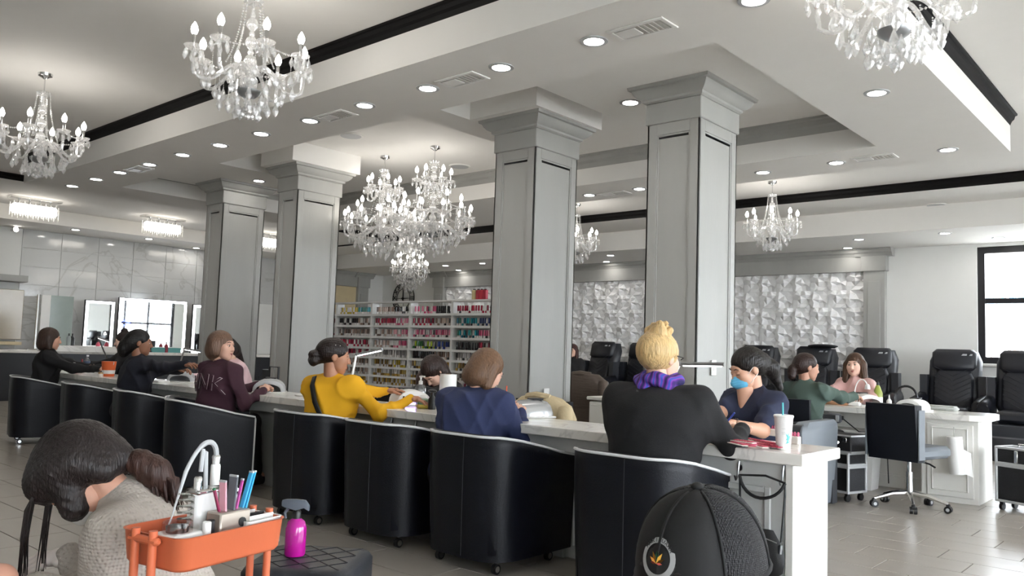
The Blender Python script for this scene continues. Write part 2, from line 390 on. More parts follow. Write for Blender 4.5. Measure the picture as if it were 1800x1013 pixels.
for x, y in [(1661, 410), (1490, 436), (1510, 421), (1755, 418), (1073, 449), (1066, 460), (783, 467), (806, 475), (848, 463)]:
    down(x, y, 3.1, 'round recessed downlight in the low ceiling over the pedicure chairs', 'downlights over the pedicure chairs')
for x, y in [(133, 404), (262, 420), (345, 436)]:
    down(x, y, ZS, 'round recessed downlight above the marble tiled wall', 'downlights over the marble wall')
# ---- vents and speakers
M_vent = mat('vent_grille', '#c2c0bb', .6)
def mk_vent():
    t = thing('ceiling_vent', 'x', 'vent'); mb = MB()
    for a, b, c, d in ((0, .085, .40, .03), (0, -.085, .40, .03), (.185, 0, .03, .14), (-.185, 0, .03, .14)): mb.box((a, b, -.005), (c, d, .01), .003)
    mb.obj('frame', M_plw, t); MB().box((0, 0, -.001), (.35, .15, .002)).obj('duct_face', M_vent, t)
    MB().box((.09, 0, -.006), (.14, .11, .008), .002).obj('damper_cover', M_plw, t)
    for k in range(5): MB().box((-.15+k*.035, 0, -.006), (.012, .14, .006)).obj('louvre', M_vent, t)
    return t
vt = mk_vent()
for i, (x, y) in enumerate([(1128, 51), (812, 140), (590, 203), (244, 297), (1537, 277), (1080, 340)]):
    o = vt if i == 0 else dup(vt); o.location = G(x, y, ZS); o.rotation_euler = (0, 0, PI)
    o['label'] = ('white air vent with a half covered grille, in the soffit before the switch column', 'white air vent with a half covered grille, in the soffit before the outlet column', 'white air vent in the soffit just before the flat round speaker', 'white air vent in the soffit near the marble wall', 'white air vent in the rear soffit beyond the switch column, by the window side', 'white air vent in the rear soffit seen between the two nearest columns')[i]
    o['group'] = 'vents in the front soffit' if i < 4 else 'vents in the rear soffit'
for i, (x, y, z) in enumerate([(617, 238, ZO), (808, 292, ZO), (1645, 360, 3.45)]):
    t = thing('ceiling_speaker', ('flat round ceiling speaker half hidden behind the front soffit', 'flat round ceiling speaker beside the two large chandeliers', 'flat round ceiling speaker above the plain white wall')[i], 'speaker', G(x, y, z))
    MB().lathe(((.12, -.012), (.135, -.010), (.14, 0)), 24, caps=True).obj('bezel', M_ceil, t); MB().lathe(((.001, -.014), (.115, -.014), (.118, -.011), (.001, -.011)), 24).obj('grille', M_plg, t)
# ---- marble tiled left wall
M_mtile = marble('polished_marble_tile', '#c9cac9', '#9a9995', .9, .09, .45)
tv0, tv1 = 5.45, 11.2
mm = MB().box((0, 0, 0), (.016, .692, .345), .002).mesh('wall_tile', M_mtile, 0)
z = 3.2-.175
while z > .9:
    k = 0; v = tv0+.35
    while v < tv1:
        mobj('wall_tile', mm, wl, P(UL-.008, v, z)); v += .70
    z -= .35
# grey portal and beige panel at the far end of the left wall
M_beige = mat('beige_lacquer', '#d8c7a0', .3)
def portal(along, at, a0, a1, out, name):
    root = bpy.data.objects.new(name, None); C.objects.link(root); root['kind'] = 'structure'
    def bx(nm, p0, p1, q0, q1, d): (ubox(MB(), p0, p1, at, at+out*d, q0, q1, .004) if along == 'u' else ubox(MB(), at, at+out*d, p0, p1, q0, q1, .004)).obj(nm, M_grey, root, 0)
    for a in (a0, a1): bx('pilaster', a-.17, a+.17, 0, 2.75, .12); bx('pilaster_panel', a-.10, a+.10, .3, 2.55, .135); bx('capital', a-.20, a+.20, 2.72, 2.98, .15)
    bx('lintel', a0, a1, 2.72, 2.98, .11)
    mb = MB(); o = (0, out) if along == 'u' else (out, 0)
    for p0, p1, d in ((a0, a1, .11), (a0-.20, a0+.20, .15), (a1-.20, a1+.20, .15)):
        e = .0 if d == .11 else .1; s = ((p0-e, at), (p1+e, at)) if along == 'u' else ((at, p0-e), (at, p1+e))
        crown_run(mb, (s[0][0]+o[0]*d, s[0][1]+o[1]*d), (s[1][0]+o[0]*d, s[1][1]+o[1]*d), o, 3.1, .13, .10)
        if along == 'u': ubox(mb, p0-e, p1+e, at, at+out*d, 2.97, 3.1)
        else: ubox(mb, at, at+out*d, p0-e, p1+e, 2.97, 3.1)
    mb.obj('crown', M_grey, root, 25); return root
pl = portal('v', UL, 11.6, 13.55, -1, 'trim_1')
ubox(MB(), UL-.03, UL, 11.75, 13.4, .1, 2.72).obj('door_1', M_beige)['kind'] = 'structure'
# portals with relief panels on the back wall
b0 = 4.42; edges = [b0, 8.2, 11.9, 14.9]
for i in range(3): portal('u', VB, edges[i], edges[i+1], -1, 'trim_%d' % (i+2))
M_relief = mat('white_relief_panel', '#ececec', .55, var=.02)
def relief(seed):
    r = random.Random(seed); q = 5; vs = []; fs = []
    hh = [[0.004 if (i in (0, q-1) and j in (0, q-1)) else r.choice((.004, .02, .05, .07)) if 0 < i < q-1 and 0 < j < q-1 else r.choice((.006, .05)) for i in range(q)] for j in range(q)]
    for j in range(q):
        for i in range(q):
            jx = r.uniform(-.02, .02) if 0 < i < q-1 else 0; jz = r.uniform(-.02, .02) if 0 < j < q-1 else 0
            vs.append((-.149+.298*i/(q-1)+jx, -hh[j][i], -.149+.298*j/(q-1)+jz))
    for j in range(q-1):
        for i in range(q-1):
            a, b, c, d = j*q+i, j*q+i+1, (j+1)*q+i+1, (j+1)*q+i
            fs += [(a, b, c), (a, c, d)] if (i+j) % 2 else [(a, b, d), (b, c, d)]
    return MB().add(vs, fs).mesh('relief_panel', M_relief, 0)
rel = [relief(s) for s in (3, 8)]; cnt = 0
for i in range(3):
    a, b = edges[i]+.17, edges[i+1]-.17; k = int((b-a)/.3); w_ = (b-a)/k
    for x in range(k):
        for zi in range(6):
            o = mobj('relief_panel', rel[zi % 2 if x % 2 else (zi+1) % 2], wb, P(a+(x+.5)*w_, VB-.001, 2.57-zi*.3)); o.scale = (w_/.3*(-1 if (x+zi) % 2 else 1), 1, 1); cnt += 1
# ---- outside, seen through the panes: pavement, bare trees, a parked car, a low block
M_out = mat('pavement', '#b9b6b0', .9)
ubox(MB(), -60, 60, -40, 90, -.3, -.15).obj('ground', M_out)['kind'] = 'structure'
ubox(MB(), UR-.4, UL+.4, VF-.4, VB+.4, ZO+.25, ZO+.3).obj('roof', M_out)['kind'] = 'structure'
M_bark = mat('bark', '#8d8078', .9); M_leafg = mat('leaf_green', '#5f8a3a', .6, var=.3)
def bare_tree(loc, h, seed, label):
    r = random.Random(seed); t = thing('bare_tree', label, 'tree', loc); tr = MB(); br = MB()
    tr.tube([(0, 0, 0), (.05, 0, h*.3), (0, .05, h*.55)], [h*.03, h*.022, h*.015], 7); tr.obj('trunk', M_bark, t)
    def grow(p, d, l, rad, k):
        q = p+d*l; br.tube([p, (p+q)/2+Vector((r.uniform(-.05, .05)*l, r.uniform(-.05, .05)*l, 0)), q], [rad, rad*.8, rad*.6], 4)
        if k:
            for _ in range(3): grow(p+d*l*r.uniform(.5, 1), (d+Vector((r.uniform(-.9, .9), r.uniform(-.9, .9), r.uniform(-.1, .6)))).normalized(), l*.68, rad*.55, k-1)
    for _ in range(7): grow(Vector((0, 0, h*r.uniform(.2, .5))), Vector((r.uniform(-1, 1), r.uniform(-1, 1), r.uniform(.2, 1))).normalized(), h*.3, h*.009, 3)
    br.obj('branches', M_bark, t)
for k, (u, v, h) in enumerate([(4.4, 26, 4), (.4, 27, 3.6), (8, 34, 5), (2.2, 36, 4.6)]): bare_tree(P(u, v, -.15), h, k+3, ('bare leafless tree outside the back window beyond the car', 'slender bare tree outside the back window', 'tall bare tree outside at the edge of the back window', 'distant bare tree outside the back window')[k])
car = thing('car', 'pale grey parked car seen through the back window', 'car', P(3.2, 22, -.15), .3); M_car = mat('car_paint', '#c3c9d2', .3)
sec = lambda y, w, z0, z1: [Vector((-w, y, z0)), Vector((w, y, z0)), Vector((w*.98, y, (z0+z1)/2)), Vector((w*.8, y, z1)), Vector((-w*.8, y, z1)), Vector((-w*.98, y, (z0+z1)/2))]
MB().loft([sec(-2.1, .8, .35, .8), sec(-1.9, .86, .25, .95), sec(-.9, .88, .22, 1.0), sec(0, .88, .22, 1.0), sec(1.2, .88, .22, 1.0), sec(2., .84, .25, .9), sec(2.15, .75, .35, .7)]).obj('body', M_car, car)
MB().loft([sec(-1.3, .8, .95, 1.0), sec(-.6, .74, .95, 1.48), sec(.6, .74, .95, 1.5), sec(1.7, .8, .95, 1.0)]).obj('cabin', mat('car_glass', '#39424d', .1), car)
for x in (-.82, .82):
    for y in (-1.35, 1.35): MB().cyl((x-.1, y, .33), (x+.1, y, .33), .33, n=18).obj('wheel', M_plk, car)
bk = thing('building', 'low white building with a blue sign band across the street outside the back window', 'building', P(1, 48, -.15)); MB().box((0, 0, 2.2), (16, 6, 4.4)).obj('wall', mat('render_white', '#eeeeee', .8), bk); MB().box((0, -3.1, 4.6), (16.2, .4, .7)).obj('sign_band', mat('blue_band', '#3f93c4', .5), bk)
# oval neon sign and a plant in the window wall, visible only in the mirror
t = thing('oval_neon_sign', 'oval blue neon sign hanging in the window, reflected in the mirror', 'neon sign', P(UR+.06, 11.2, 1.75)); M_neon = emitter('blue_neon', '#5563e0', 3)
for k, s in ((0, 1.), (1, .86)): MB().tube([(0, .34*s*math.cos(a), .22*s*math.sin(a)) for a in [i*PI/14 for i in range(28)]], .012, 6, closed=True).obj('oval_tube', M_neon, t)
MB().tube([(0, -.2+.4*i/20, .05*math.sin(i*1.5)) for i in range(21)], .010, 6).obj('squiggle_tube', M_neon, t)
t = thing('potted_plant', 'leafy green potted plant below the neon sign, reflected in the mirror', 'plant', P(UR+.35, 10.4, 0)); MB().lathe(((.14, 0), (.19, .38), (.17, .38), (.15, .3)), 14).obj('pot', M_plk, t)
mb = MB(); rr = random.Random(4)
for k in range(60):
    a = rr.uniform(0, 2*PI); l = rr.uniform(.3, .7); e = rr.uniform(.4, 1.2); d = Vector((math.cos(a)*math.cos(e), math.sin(a)*math.cos(e), math.sin(e))); sd = d.cross(Vector((0, 0, 1))).normalized()*.05
    b = Vector((0, 0, .4)); mb.add([b, b+d*l*.5+sd, b+d*l, b+d*l*.5-sd+Vector((0, 0, .01))], [(0, 1, 2, 3)])
mb.obj('foliage', M_leafg, t, 0)
# ================================================================== CHANDELIERS AND FLUSH LIGHTS
def drop_mesh(l, w, ball=False):
    mb = MB(); mb.lathe(((.001, 0), (.004, .002), (.004, .006), (.001, .008)), 6, (0, 0, -.012))
    if ball: mb.ball((0, 0, -.012-w), w, 10)
    else: mb.lathe(((.0008, -l), (w*.55, -l*.86), (w, -l*.62), (w*.5, -l*.28), (w*.16, -.012)), 6)
    return mb.mesh('crystal_drop', M_crystal, 0)
DROP = drop_mesh(.075, .016); DROPB = drop_mesh(.10, .022); BALL = drop_mesh(0, .022, True)
BULB = MB().lathe(((.009, 0), (.016, .009), (.0225, .03), (.019, .05), (.009, .07), (.001, .082)), 12).mesh('bulb', M_bulb)
BULB2 = BULB.copy(); BULB2.materials[0] = M_bulbs
def strand(pts, r=.0055, n=4, name='bead_strand', mesh_only=False):
    mb = MB()
    for p in pts: mb.lathe(((.0005, -r), (r, 0), (.0005, r)), 6, p)
    return mb.mesh(name, M_crystal, 0)
def chandelier(label, loc, dia=.79, arms=8, big=False, rot=0., group=None, k=1.):
    """canopy, chain, stacked glass stem, bead swags, S-curved glass arms each with dish, candle, bulb and crystal drops"""
    t = thing('chandelier', label, 'chandelier', loc, rot, group); R = dia/2*.86
    za = -.70*k if not big else -.98; zb = -.80*k if not big else -1.06; zt = -.17
    MB().lathe(((.012, -.05), (.03, -.035), (.058, -.022), (.062, 0)), 20).obj('canopy', M_chrome, t)
    MB().tube([(0, 0, -.04), (0, 0, zt)], .006, 6).obj('chain', M_chrome, t)
    MB().lathe(((.004, zt-.035), (.05, zt-.03), (.062, zt-.005), (.058, zt), (.004, zt-.01)), 16).obj('top_dish', M_crystal, t)
    prof = [(.008, zb), (.012, zb+.05)]; z = zb+.06
    while z < zt-.10:
        prof += [(.012, z), (.034, z+.022), (.04, z+.045), (.03, z+.07), (.013, z+.085), (.02, z+.10), (.012, z+.115)]; z += .12
    prof += [(.01, zt-.03)]; MB().lathe(prof, 12).obj('glass_stem', M_crystal, t, 60)
    MB().lathe(((.004, zb-.02), (.04, zb-.012), (.072, zb+.012), (.078, zb+.03), (.02, zb+.03)), 18).obj('bowl', M_steel, t)
    MB().lathe(((.02, zb+.03), (.045, zb+.05), (.055, zb+.10), (.035, zb+.13), (.012, zb+.14)), 14).obj('hub', M_crystal, t)
    def tier(R, za, n, ph, zr):
        h = zr; bme = BULB2 if big else BULB
        arm = MB().tube(bz((.03, 0, za+.06), (R*.45, 0, za+.16), (R*.55, 0, za-.13), (R*.97, 0, za-.02), 12)+[Vector((R, 0, za+.05)), Vector((R, 0, za+h))], [.015]+[.0125]*13+[.010], 7).mesh('arm', M_crystal)
        dish = MB().lathe(((.008, -.012), (.03, -.01), (.052, .006), (.058, .016), (.05, .012), (.008, 0)), 14).mesh('candle_dish', M_crystal)
        cnd = MB().lathe(((.012, 0), (.012, .075), (.010, .08)), 10).mesh('candle_sleeve', M_chrome)
        for i in range(n):
            a = ph+2*PI*i/n; c, s_ = math.cos(a), math.sin(a)
            ar = mobj('arm', arm, t); ar.rotation_euler = (0, 0, a)
            for nm, me, zz in (('candle_dish', dish, 0), ('candle_sleeve', cnd, .008), ('bulb', bme, .085)):
                mobj(nm, me, t, (R*c, R*s_, za+h+zz))
            for q in range(6):
                b = a+q*PI/3+.5; o = mobj('crystal_drop', DROP, t, (R*c+.052*math.cos(b), R*s_+.052*math.sin(b), za+h+.004))
            # festoon of beads from this dish to the next
            a2 = ph+2*PI*(i+1)/n; p = Vector((R*c, R*s_, za+h)); q = Vector((R*math.cos(a2), R*math.sin(a2), za+h)); m = (p+q)/2*.86-Vector((0, 0, .09))
            mobj('bead_strand', strand([p*(1-x)**2+m*2*x*(1-x)+q*x*x for x in [j/14 for j in range(1, 14)]], .0085), t)
    tier(R, za, arms, .2, .13)
    if big: tier(.2, -.52, 6, .5, .11); tier(R*.72, za+.15, 6, .45, .12)
    ns = 8
    for i in range(ns):
        a = 2*PI*i/ns; p = Vector((.055*math.cos(a), .055*math.sin(a), zt-.01)); e = Vector((R*.42*math.cos(a), R*.42*math.sin(a), za+.10)); m = (p+e)/2*.7; m.z = (p.z+e.z)/2-.05
        L = 26; mobj('bead_strand', strand([p*(1-x)**2+m*2*x*(1-x)+e*x*x for x in [j/L for j in range(L+1)]], .0078), t)
    # drops in rings below the bowl
    for rr, n, zz, me in ((R*.78, 12, za+.04, DROPB), (R*.58, 12, zb+.05, DROPB), (R*.36, 10, zb+.0, DROPB), (.07, 8, zb-.01, DROPB), (.035, 5, zb-.05, BALL)) + (((R*.85, 18, za+.02, DROPB), (R*.7, 16, za-.05, DROPB), (R*.45, 12, zb-.06, DROPB), (R*.2, 8, zb-.1, DROPB)) if big else ()):
        for i in range(n):
            a = 2*PI*i/n+rr*9
            o = mobj('crystal_drop', me, t, (rr*math.cos(a), rr*math.sin(a), zz-.04*(i % 2)))
            if me is not BALL and rr > .1:
                mobj('bead_strand', BEADS, t, (rr*math.cos(a), rr*math.sin(a), zz-.04*(i % 2)))
    mobj('crystal_ball', BALL, t, (0, 0, zb-.10))
    return t
BEADS = strand([(0, 0, .012*j) for j in range(6)], .005, name='bead_strand')
chandelier('crystal chandelier hanging from a visible chrome canopy, next to the tiled wall end', G(80, 130, ZO), .80, 8, group=None)
chandelier('large crystal chandelier crossing the black moulding, its canopy out of sight', P(4.62, 2.68, ZO), .80, 8, rot=.3)
chandelier('crystal chandelier showing only its lowest drops, beside the mitred black moulding', P(1.16, 4.02, ZO), .80, 8, rot=.1)
chandelier('small-looking crystal chandelier hanging in front of the white relief wall', P(4.5, 10.3, ZO), .74, 8, rot=.2, k=.98)
chandelier('crystal chandelier mostly hidden behind the column with the outlet', P(7.72, 10.3, ZO), .74, 8, rot=.5)
chandelier('crystal chandelier hanging in front of the round wall clock', P(11.85, 10.5, ZO), .80, 8, big=True, rot=.1, k=1.)
chandelier('two-tiered crystal chandelier in the coffer, further from the outlet column', G(677, 275, ZO), 1.06, 12, big=True, rot=.1)
chandelier('two-tiered crystal chandelier in the coffer, next to the outlet column', G(765, 258, ZO), 1.06, 12, big=True, rot=.35)
# crystal flush lights along the bulkhead of the left wall
M_rod = emitter('lit_crystal_rods', '#fff8ec', 3.5)
def flush(loc):
    t = thing('flush_ceiling_light', 'x', 'ceiling light', loc); MB().box((0, 0, -.015), (.22, .78, .03), .004).obj('ceiling_plate', M_chrome, t)
    for y in (-.24, -.08, .08, .24): MB().cyl((0, y, -.03), (0, y, -.10), .012, n=8).obj('stem', M_chrome, t)
    MB().box((0, 0, -.19), (.14, .68, .16), .03).obj('lit_core', M_rod, t)
    me = MB().lathe(((.003, -.23), (.008, -.215), (.008, -.02), (.004, 0)), 5).mesh('crystal_rod', M_crystal, 0)
    for i in range(18):
        for x in (-.09, .09): mobj('crystal_rod', me, t, (x, -.34+i*.04, -.08-.03*(i % 2)))
    return t
FP = [G(x_, y_, 3.46) for x_, y_ in ((62, 350), (287, 383), (470, 410))]; fl = flush(FP[0])
for i in range(3):
    o = fl if i == 0 else dup(fl, FP[i]); o['label'] = ('glowing rectangular crystal flush light beyond the chandelier with the visible canopy', 'glowing rectangular crystal flush light above the lit vanity mirrors', 'glowing crystal flush light half hidden between two grey columns')[i]; o['group'] = 'crystal flush lights by the bulkhead'
# ================================================================== FURNITURE
ZT = .77
# ---- long manicure counter
ct = thing('manicure_counter', 'long white-topped manicure counter with grey panelled front', 'counter', P(6, 4.0, 0))
cu0, cu1, cv0, cv1 = 1.47, 10.95, 3.72, 4.20
def cpart(nm, m, *a, b=.004): 
    mb = MB(); ubox(mb, *a, b); me = mb; o = mb.obj(nm, m, ct, 0); o.matrix_parent_inverse = Matrix.Translation(-ct.location); return o
cpart('countertop', M_quartz, cu0, cu1, cv0, cv1, ZT-.055, ZT)
cpart('end_panel', M_cabw, cu0+.05, cu0+.09, cv0+.02, cv1-.03, 0, ZT-.055)
cpart('end_pedestal', M_cab, cu0+.09, cu0+.62, cv0+.03, cv1-.05, 0, ZT-.055)
for a in ((cu0+.16, cu0+.19, cv0+.015, cv0+.03, .12, .60), (cu0+.52, cu0+.55, cv0+.015, cv0+.03, .12, .60), (cu0+.19, cu0+.52, cv0+.015, cv0+.03, .57, .60), (cu0+.19, cu0+.52, cv0+.015, cv0+.03, .12, .15)): cpart('panel_moulding', M_cab, *a)
cpart('front_panel', M_cab, cu0+.62, cu1-.05, 3.93, 3.96, 0, ZT-.055)
for u in (3.0, 4.4, 5.8, 7.2, 8.6, 10.0):
    cpart('support_pedestal', M_cab, u-.04, u+.04, 3.90, 4.15, 0, ZT-.055)
cpart('apron', M_cab, cu0+.62, cu1-.05, cv0+.06, cv0+.08, ZT-.14, ZT-.055)
# hooks under the top and the handbag
def hook(u, z=ZT-.07, lb=None, v=cv0+.03):
    t = thing('bag_hook', lb, 'hook', P(u, v, z)); MB().lathe(((.002, -.004), (.016, -.004), (.016, 0), (.002, 0)), 12, M=Matrix.Rotation(PI/2, 4, 'X')).obj('disc', M_steel, t)
    MB().tube([(0, -.004, .03), (0, -.012, .0), (0, -.02, -.04), (0, -.04, -.055), (0, -.052, -.035)], .005, 6).obj('hook', M_steel, t); return t
for px, py, lb in ((1300, 822, 'chrome bag hook holding the shoulder strap, nearer the blonde woman'), (1378, 830, 'chrome bag hook holding the shoulder strap, at the corner of the white end panel')):
    g = atV(px, py, cv0+.03); hook(-g.x, g.z, lb)
for px, py in ((690, 735), (732, 742)):
    g = atV(px, py, cv0+.06); hook(-g.x, ZT-.09, 'chrome bag hook under the countertop beside the yellow sweater', cv0+.06)['group'] = 'hooks by the yellow sweater'
M_nylon = mat('black_nylon', '#121214', .6, bump=.15, bscale=300)
bg = thing('shoulder_bag', 'black nylon shoulder bag hanging by its strap from the counter hooks', 'bag', P(1.66, cv0-.035, .30))
mb = MB(); rings = []
for i, (w_, y0) in enumerate(((.06, .012), (.115, .03), (.125, .035), (.12, .035), (.10, .03), (.07, .012))):
    z_ = -.115+.046*i; rings.append([Vector((w_*math.cos(a), y0*math.sin(a), z_)) for a in [j*PI/8 for j in range(16)]])
mb.loft(rings).obj('pouch', M_nylon, bg); MB().tube([(-.1, -.03, -.06), (-.05, -.04, .05), (.02, -.042, .09), (.1, -.034, .07)], .003, 5).obj('zip', M_steel, bg)
h1 = atV(1300, 835, cv0-.02)-bg.location; h2 = atV(1380, 850, cv0-.02)-bg.location
MB().tube([(.11, -.01, .07), h2+Vector((.0, 0, -.06)), h2, h2*.6+h1*.4+Vector((0, -.01, .02)), h1, h1+Vector((.004, 0, -.1)), (-.11, 0, .06)], .0055, 6).obj('strap', M_nylon, bg)
MB().tube(bz(h2, h2+Vector((-.03, -.02, -.10)), h1+Vector((.03, -.02, -.13)), h1, 12), .008, 6).obj('strap_loop', M_nylon, bg)
MB().tube([(.108, -.014, .02), (.112, -.014, .06)], .008, 6).obj('buckle', M_steel, bg)
# ---- tub chairs
def mk_tub():
    t = thing('tub_chair', 'x', 'chair'); W, D, th = .32, .335, .065
    def plan(o, n=6):
        """open U from the left arm's front round the back to the right arm's front; o = outward offset"""
        r = .19+o; w = W+o; d = D+o; pts = [Vector((-w, y, 0)) for y in (D, D*.55, .05)]
        pts += [Vector((-w+r-r*math.cos(a), -d+r-r*math.sin(a), 0)) for a in [PI/2*i/n for i in range(n+1)]]
        pts += [Vector((w-r+r*math.sin(a), -d+r-r*math.cos(a), 0)) for a in [PI/2*i/n for i in range(n+1)]]
        return pts+[Vector((w, y, 0)) for y in (.05, D*.55, D)]
    o0 = plan(0); oi = plan(-th); om = plan(-.012); n = len(o0)
    def rim(p): 
        s = (p.y+D)/(2*D); return .735-.125*max(0, min(1, (s-.08)/.85))**1.25
    def flare(p, z): f = .93+.07*min(1, z/.55); return Vector((p.x*f, p.y*(f if p.y < 0 else 1), z))
    rows = [[flare(p, .075) for p in o0], [flare(p, .09)*1.0 for p in o0]]
    for q in (.2, .35, .5, .65, .8, .92): rows.append([flare(p, .09+(rim(p)-.09)*q) for p in o0])
    rows.append([flare(p, rim(p)-.012) for p in o0]); rows.append([flare(p, rim(p)) for p in om])
    mid = plan(-th/2); rows.append([flare(p, rim(p)+.006) for p in mid])
    rows.append([flare(p, rim(p)-.01) for p in oi])
    for z_ in (.5, .40): rows.append([flare(p, min(z_, rim(p)-.02)) for p in oi])
    rows.append([flare(p, .075) for p in oi])
    vs = [p for r in rows for p in r]; fs = []
    for i in range(len(rows)-1):
        for j in range(n-1): fs.append((i*n+j, i*n+j+1, (i+1)*n+j+1, (i+1)*n+j))
    L = len(rows)
    for i in range(L//2): pass
    fs.append(tuple(i*n for i in range(L))); fs.append(tuple(i*n+n-1 for i in reversed(range(L))))
    MB().add(vs, fs).obj('shell', M_leather, t, 50)
    MB().box((0, .02, .25), (2*(W-th), 2*D-.05, .33), .03).obj('base', M_leather, t); MB().box((0, .03, .43), (2*(W-th)-.01, 2*D-.07, .09), .035).obj('seat_cushion', M_leather, t)
    pp = [flare(p, rim(p)-.003)+Vector((0, 0, 0)) for p in o0]
    pp = [pp[0]+Vector((0, .002, -.52)), pp[0]+Vector((0, .004, -.02))]+pp+[pp[-1]+Vector((0, .004, -.02)), pp[-1]+Vector((0, .002, -.52))]
    MB().tube(pp, .0072, 6).obj('piping', M_pipe, t)
    MB().tube([(0.06, -D*.985, .09), (.06, -D*1.0, .4), (.06, -D*1.004, .72)], .0022, 4).obj('back_seam', M_leather2, t)
    for x in (-.215, .215):
        for y in (-.215, .235):
            c = bpy.data.objects.new('caster', None); C.objects.link(c); c.parent = t; c.location = (x, y, 0)
            MB().cyl((-.012, 0, .028), (.012, 0, .028), .028, n=14).obj('wheel', M_plk, c); MB().cyl((-.014, 0, .028), (.014, 0, .028), .017, n=12).obj('wheel_hub', M_chrome, c); MB().tube([(0, .0, .06), (0, 0, .085)], .011, 6).obj('stem', M_plk, c)
    return t
tub = mk_tub()
tubs = [(2.16, 3.55, 0, 'black leather tub chair with white piping under the blonde woman'), (3.20, 3.56, 0, 'black leather tub chair with white piping under the woman in the navy sweater'), (3.99, 3.56, 0, 'empty black leather tub chair with white piping between the navy and yellow sweaters'),
        (4.81, 3.57, 0, 'black leather tub chair with white piping under the woman in the yellow sweater'), (6.256, 3.445, -.47, 'black leather tub chair with white piping turned outward under the woman in maroon'),
        (7.45, 3.56, -.25, 'black leather tub chair with white piping under the woman stretching out her arm'), (8.7, 3.58, -.2, 'empty black leather tub chair with white piping behind the dark-haired woman reaching out'), (10.15, 3.56, -.25, 'black leather tub chair with white piping under the woman with the brown bob'),
        (4.50, .88, 1.4, 'black leather tub chair of which only an edge shows beside the stooping pedicurist')]
for i, (u, v, r, lb) in enumerate(tubs):
    o = tub if i == 0 else dup(tub); o.location = P(u, v, 0); o.rotation_euler = (0, 0, r); o['label'] = lb; o['group'] = 'tub chairs along the counter'
# ---- staff chairs behind the counter
def staff_chair(u, v, rot, lb, m=M_leather, coat=None, top=.84):
    t = thing('padded_chair', lb, 'chair', P(u, v, 0), rot)
    MB().box((0, 0, .44), (.5, .5, .11), .035).obj('seat', m, t)
    rings = [[Vector((x*(.24+.01*z), -.24-.06*z+y*.045, .46+z)) for x, y in ((-1, -.6), (-.7, -1), (.7, -1), (1, -.6), (1, .6), (.7, 1), (-.7, 1), (-1, .6))] for z in (0, .1, top-.56, top-.48, top-.46)]
    MB().loft(rings).obj('backrest', m, t)
    MB().tube([(0, 0, .39), (0, 0, .12)], .025, 8).obj('gas_lift', M_chrome, t)
    for k in range(5):
        a = 2*PI*k/5; e = Vector((.27*math.cos(a), .27*math.sin(a), .07)); MB().tube([(0, 0, .12), e], [.02, .014], 6).obj('base_leg', M_chrome, t)
        MB().cyl((e.x-.02, e.y, .028), (e.x+.02, e.y, .028), .028, n=10).obj('caster', M_plk, t)
    return t
staff_chair(3.86, 5.05, .05, 'chair behind the counter fully covered by the tan jacket'); staff_chair(4.92, 6.95, .2, 'chair covered by the brown quilted coat beside the outlet column')
staff_chair(4.0, 7.6, 2.2, 'black padded chair behind the white cabinet and the brown coat', top=.98)
def coat(u, v, rot, lb, m, h, w_=.29, quilt=0.):
    t = thing('jacket', lb, 'jacket', P(u, v, 0), rot); rings = []
    for z, wx, d in ((.30, w_*.98, .085), (.45, w_, .09), (.6, w_, .09), (h-.14, w_*.98, .09), (h-.05, w_*.88, .085), (h, w_*.6, .07), (h+.02, w_*.3, .04)):
        ring = []
        for k in range(28):
            a = 2*PI*k/28; f = 1+.05*math.sin(5*a+z*9)+.03*math.sin(11*a-z*20)
            ring.append(Vector((wx*f*math.copysign(abs(math.cos(a))**.7, math.cos(a)), -.27-.06*(z-.46)+d*f*math.sin(a), z+quilt*math.sin(z*60)*.01)))
        rings.append(ring)
    MB().loft(rings).obj('body', m, t)
    for s_ in (-1, 1): MB().tube([(s_*w_*.78, -.31, h-.07), (s_*w_*.92, -.37, h-.2), (s_*w_*.88, -.38, h-.38)], [.055, .06, .05], 10).obj('sleeve', m, t)
    MB().tube([(-.1, -.33, h+.0), (0, -.36, h+.015), (.1, -.33, h)], .03, 8).obj('collar', m, t)
coat(3.86, 5.05, .05, 'tan jacket draped over a chair behind the silver nail lamp', mat('tan_cotton', '#bfae8c', .8, var=.12, bump=.5, bscale=25), .86)
coat(4.92, 6.95, .2, 'brown quilted coat draped over a chair beside the outlet column', mat('brown_quilted_nylon', '#5a4d44', .6, var=.12, bump=.5, bscale=30, stretch=(.4, .4, 2)), .98, quilt=1)
staff_chair(8.83, 11.75, math.radians(-160), 'black padded chair under the woman with dark red hair', top=.8)
# white cabinet behind the counter
g = G(1100, 700, .80); t = thing('drawer_cabinet', 'white drawer cabinet behind the counter beside the brown coat', 'cabinet', (g.x, g.y, 0)); MB().box((0, 0, .40), (.5, .45, .72), .008).obj('body', M_cabw, t); MB().box((0, 0, .79), (.54, .48, .03), .006).obj('top', M_cabw, t)
for z_ in (.2, .42, .64): MB().box((0, -.228, z_), (.46, .02, .19), .006).obj('drawer', M_cabw, t)
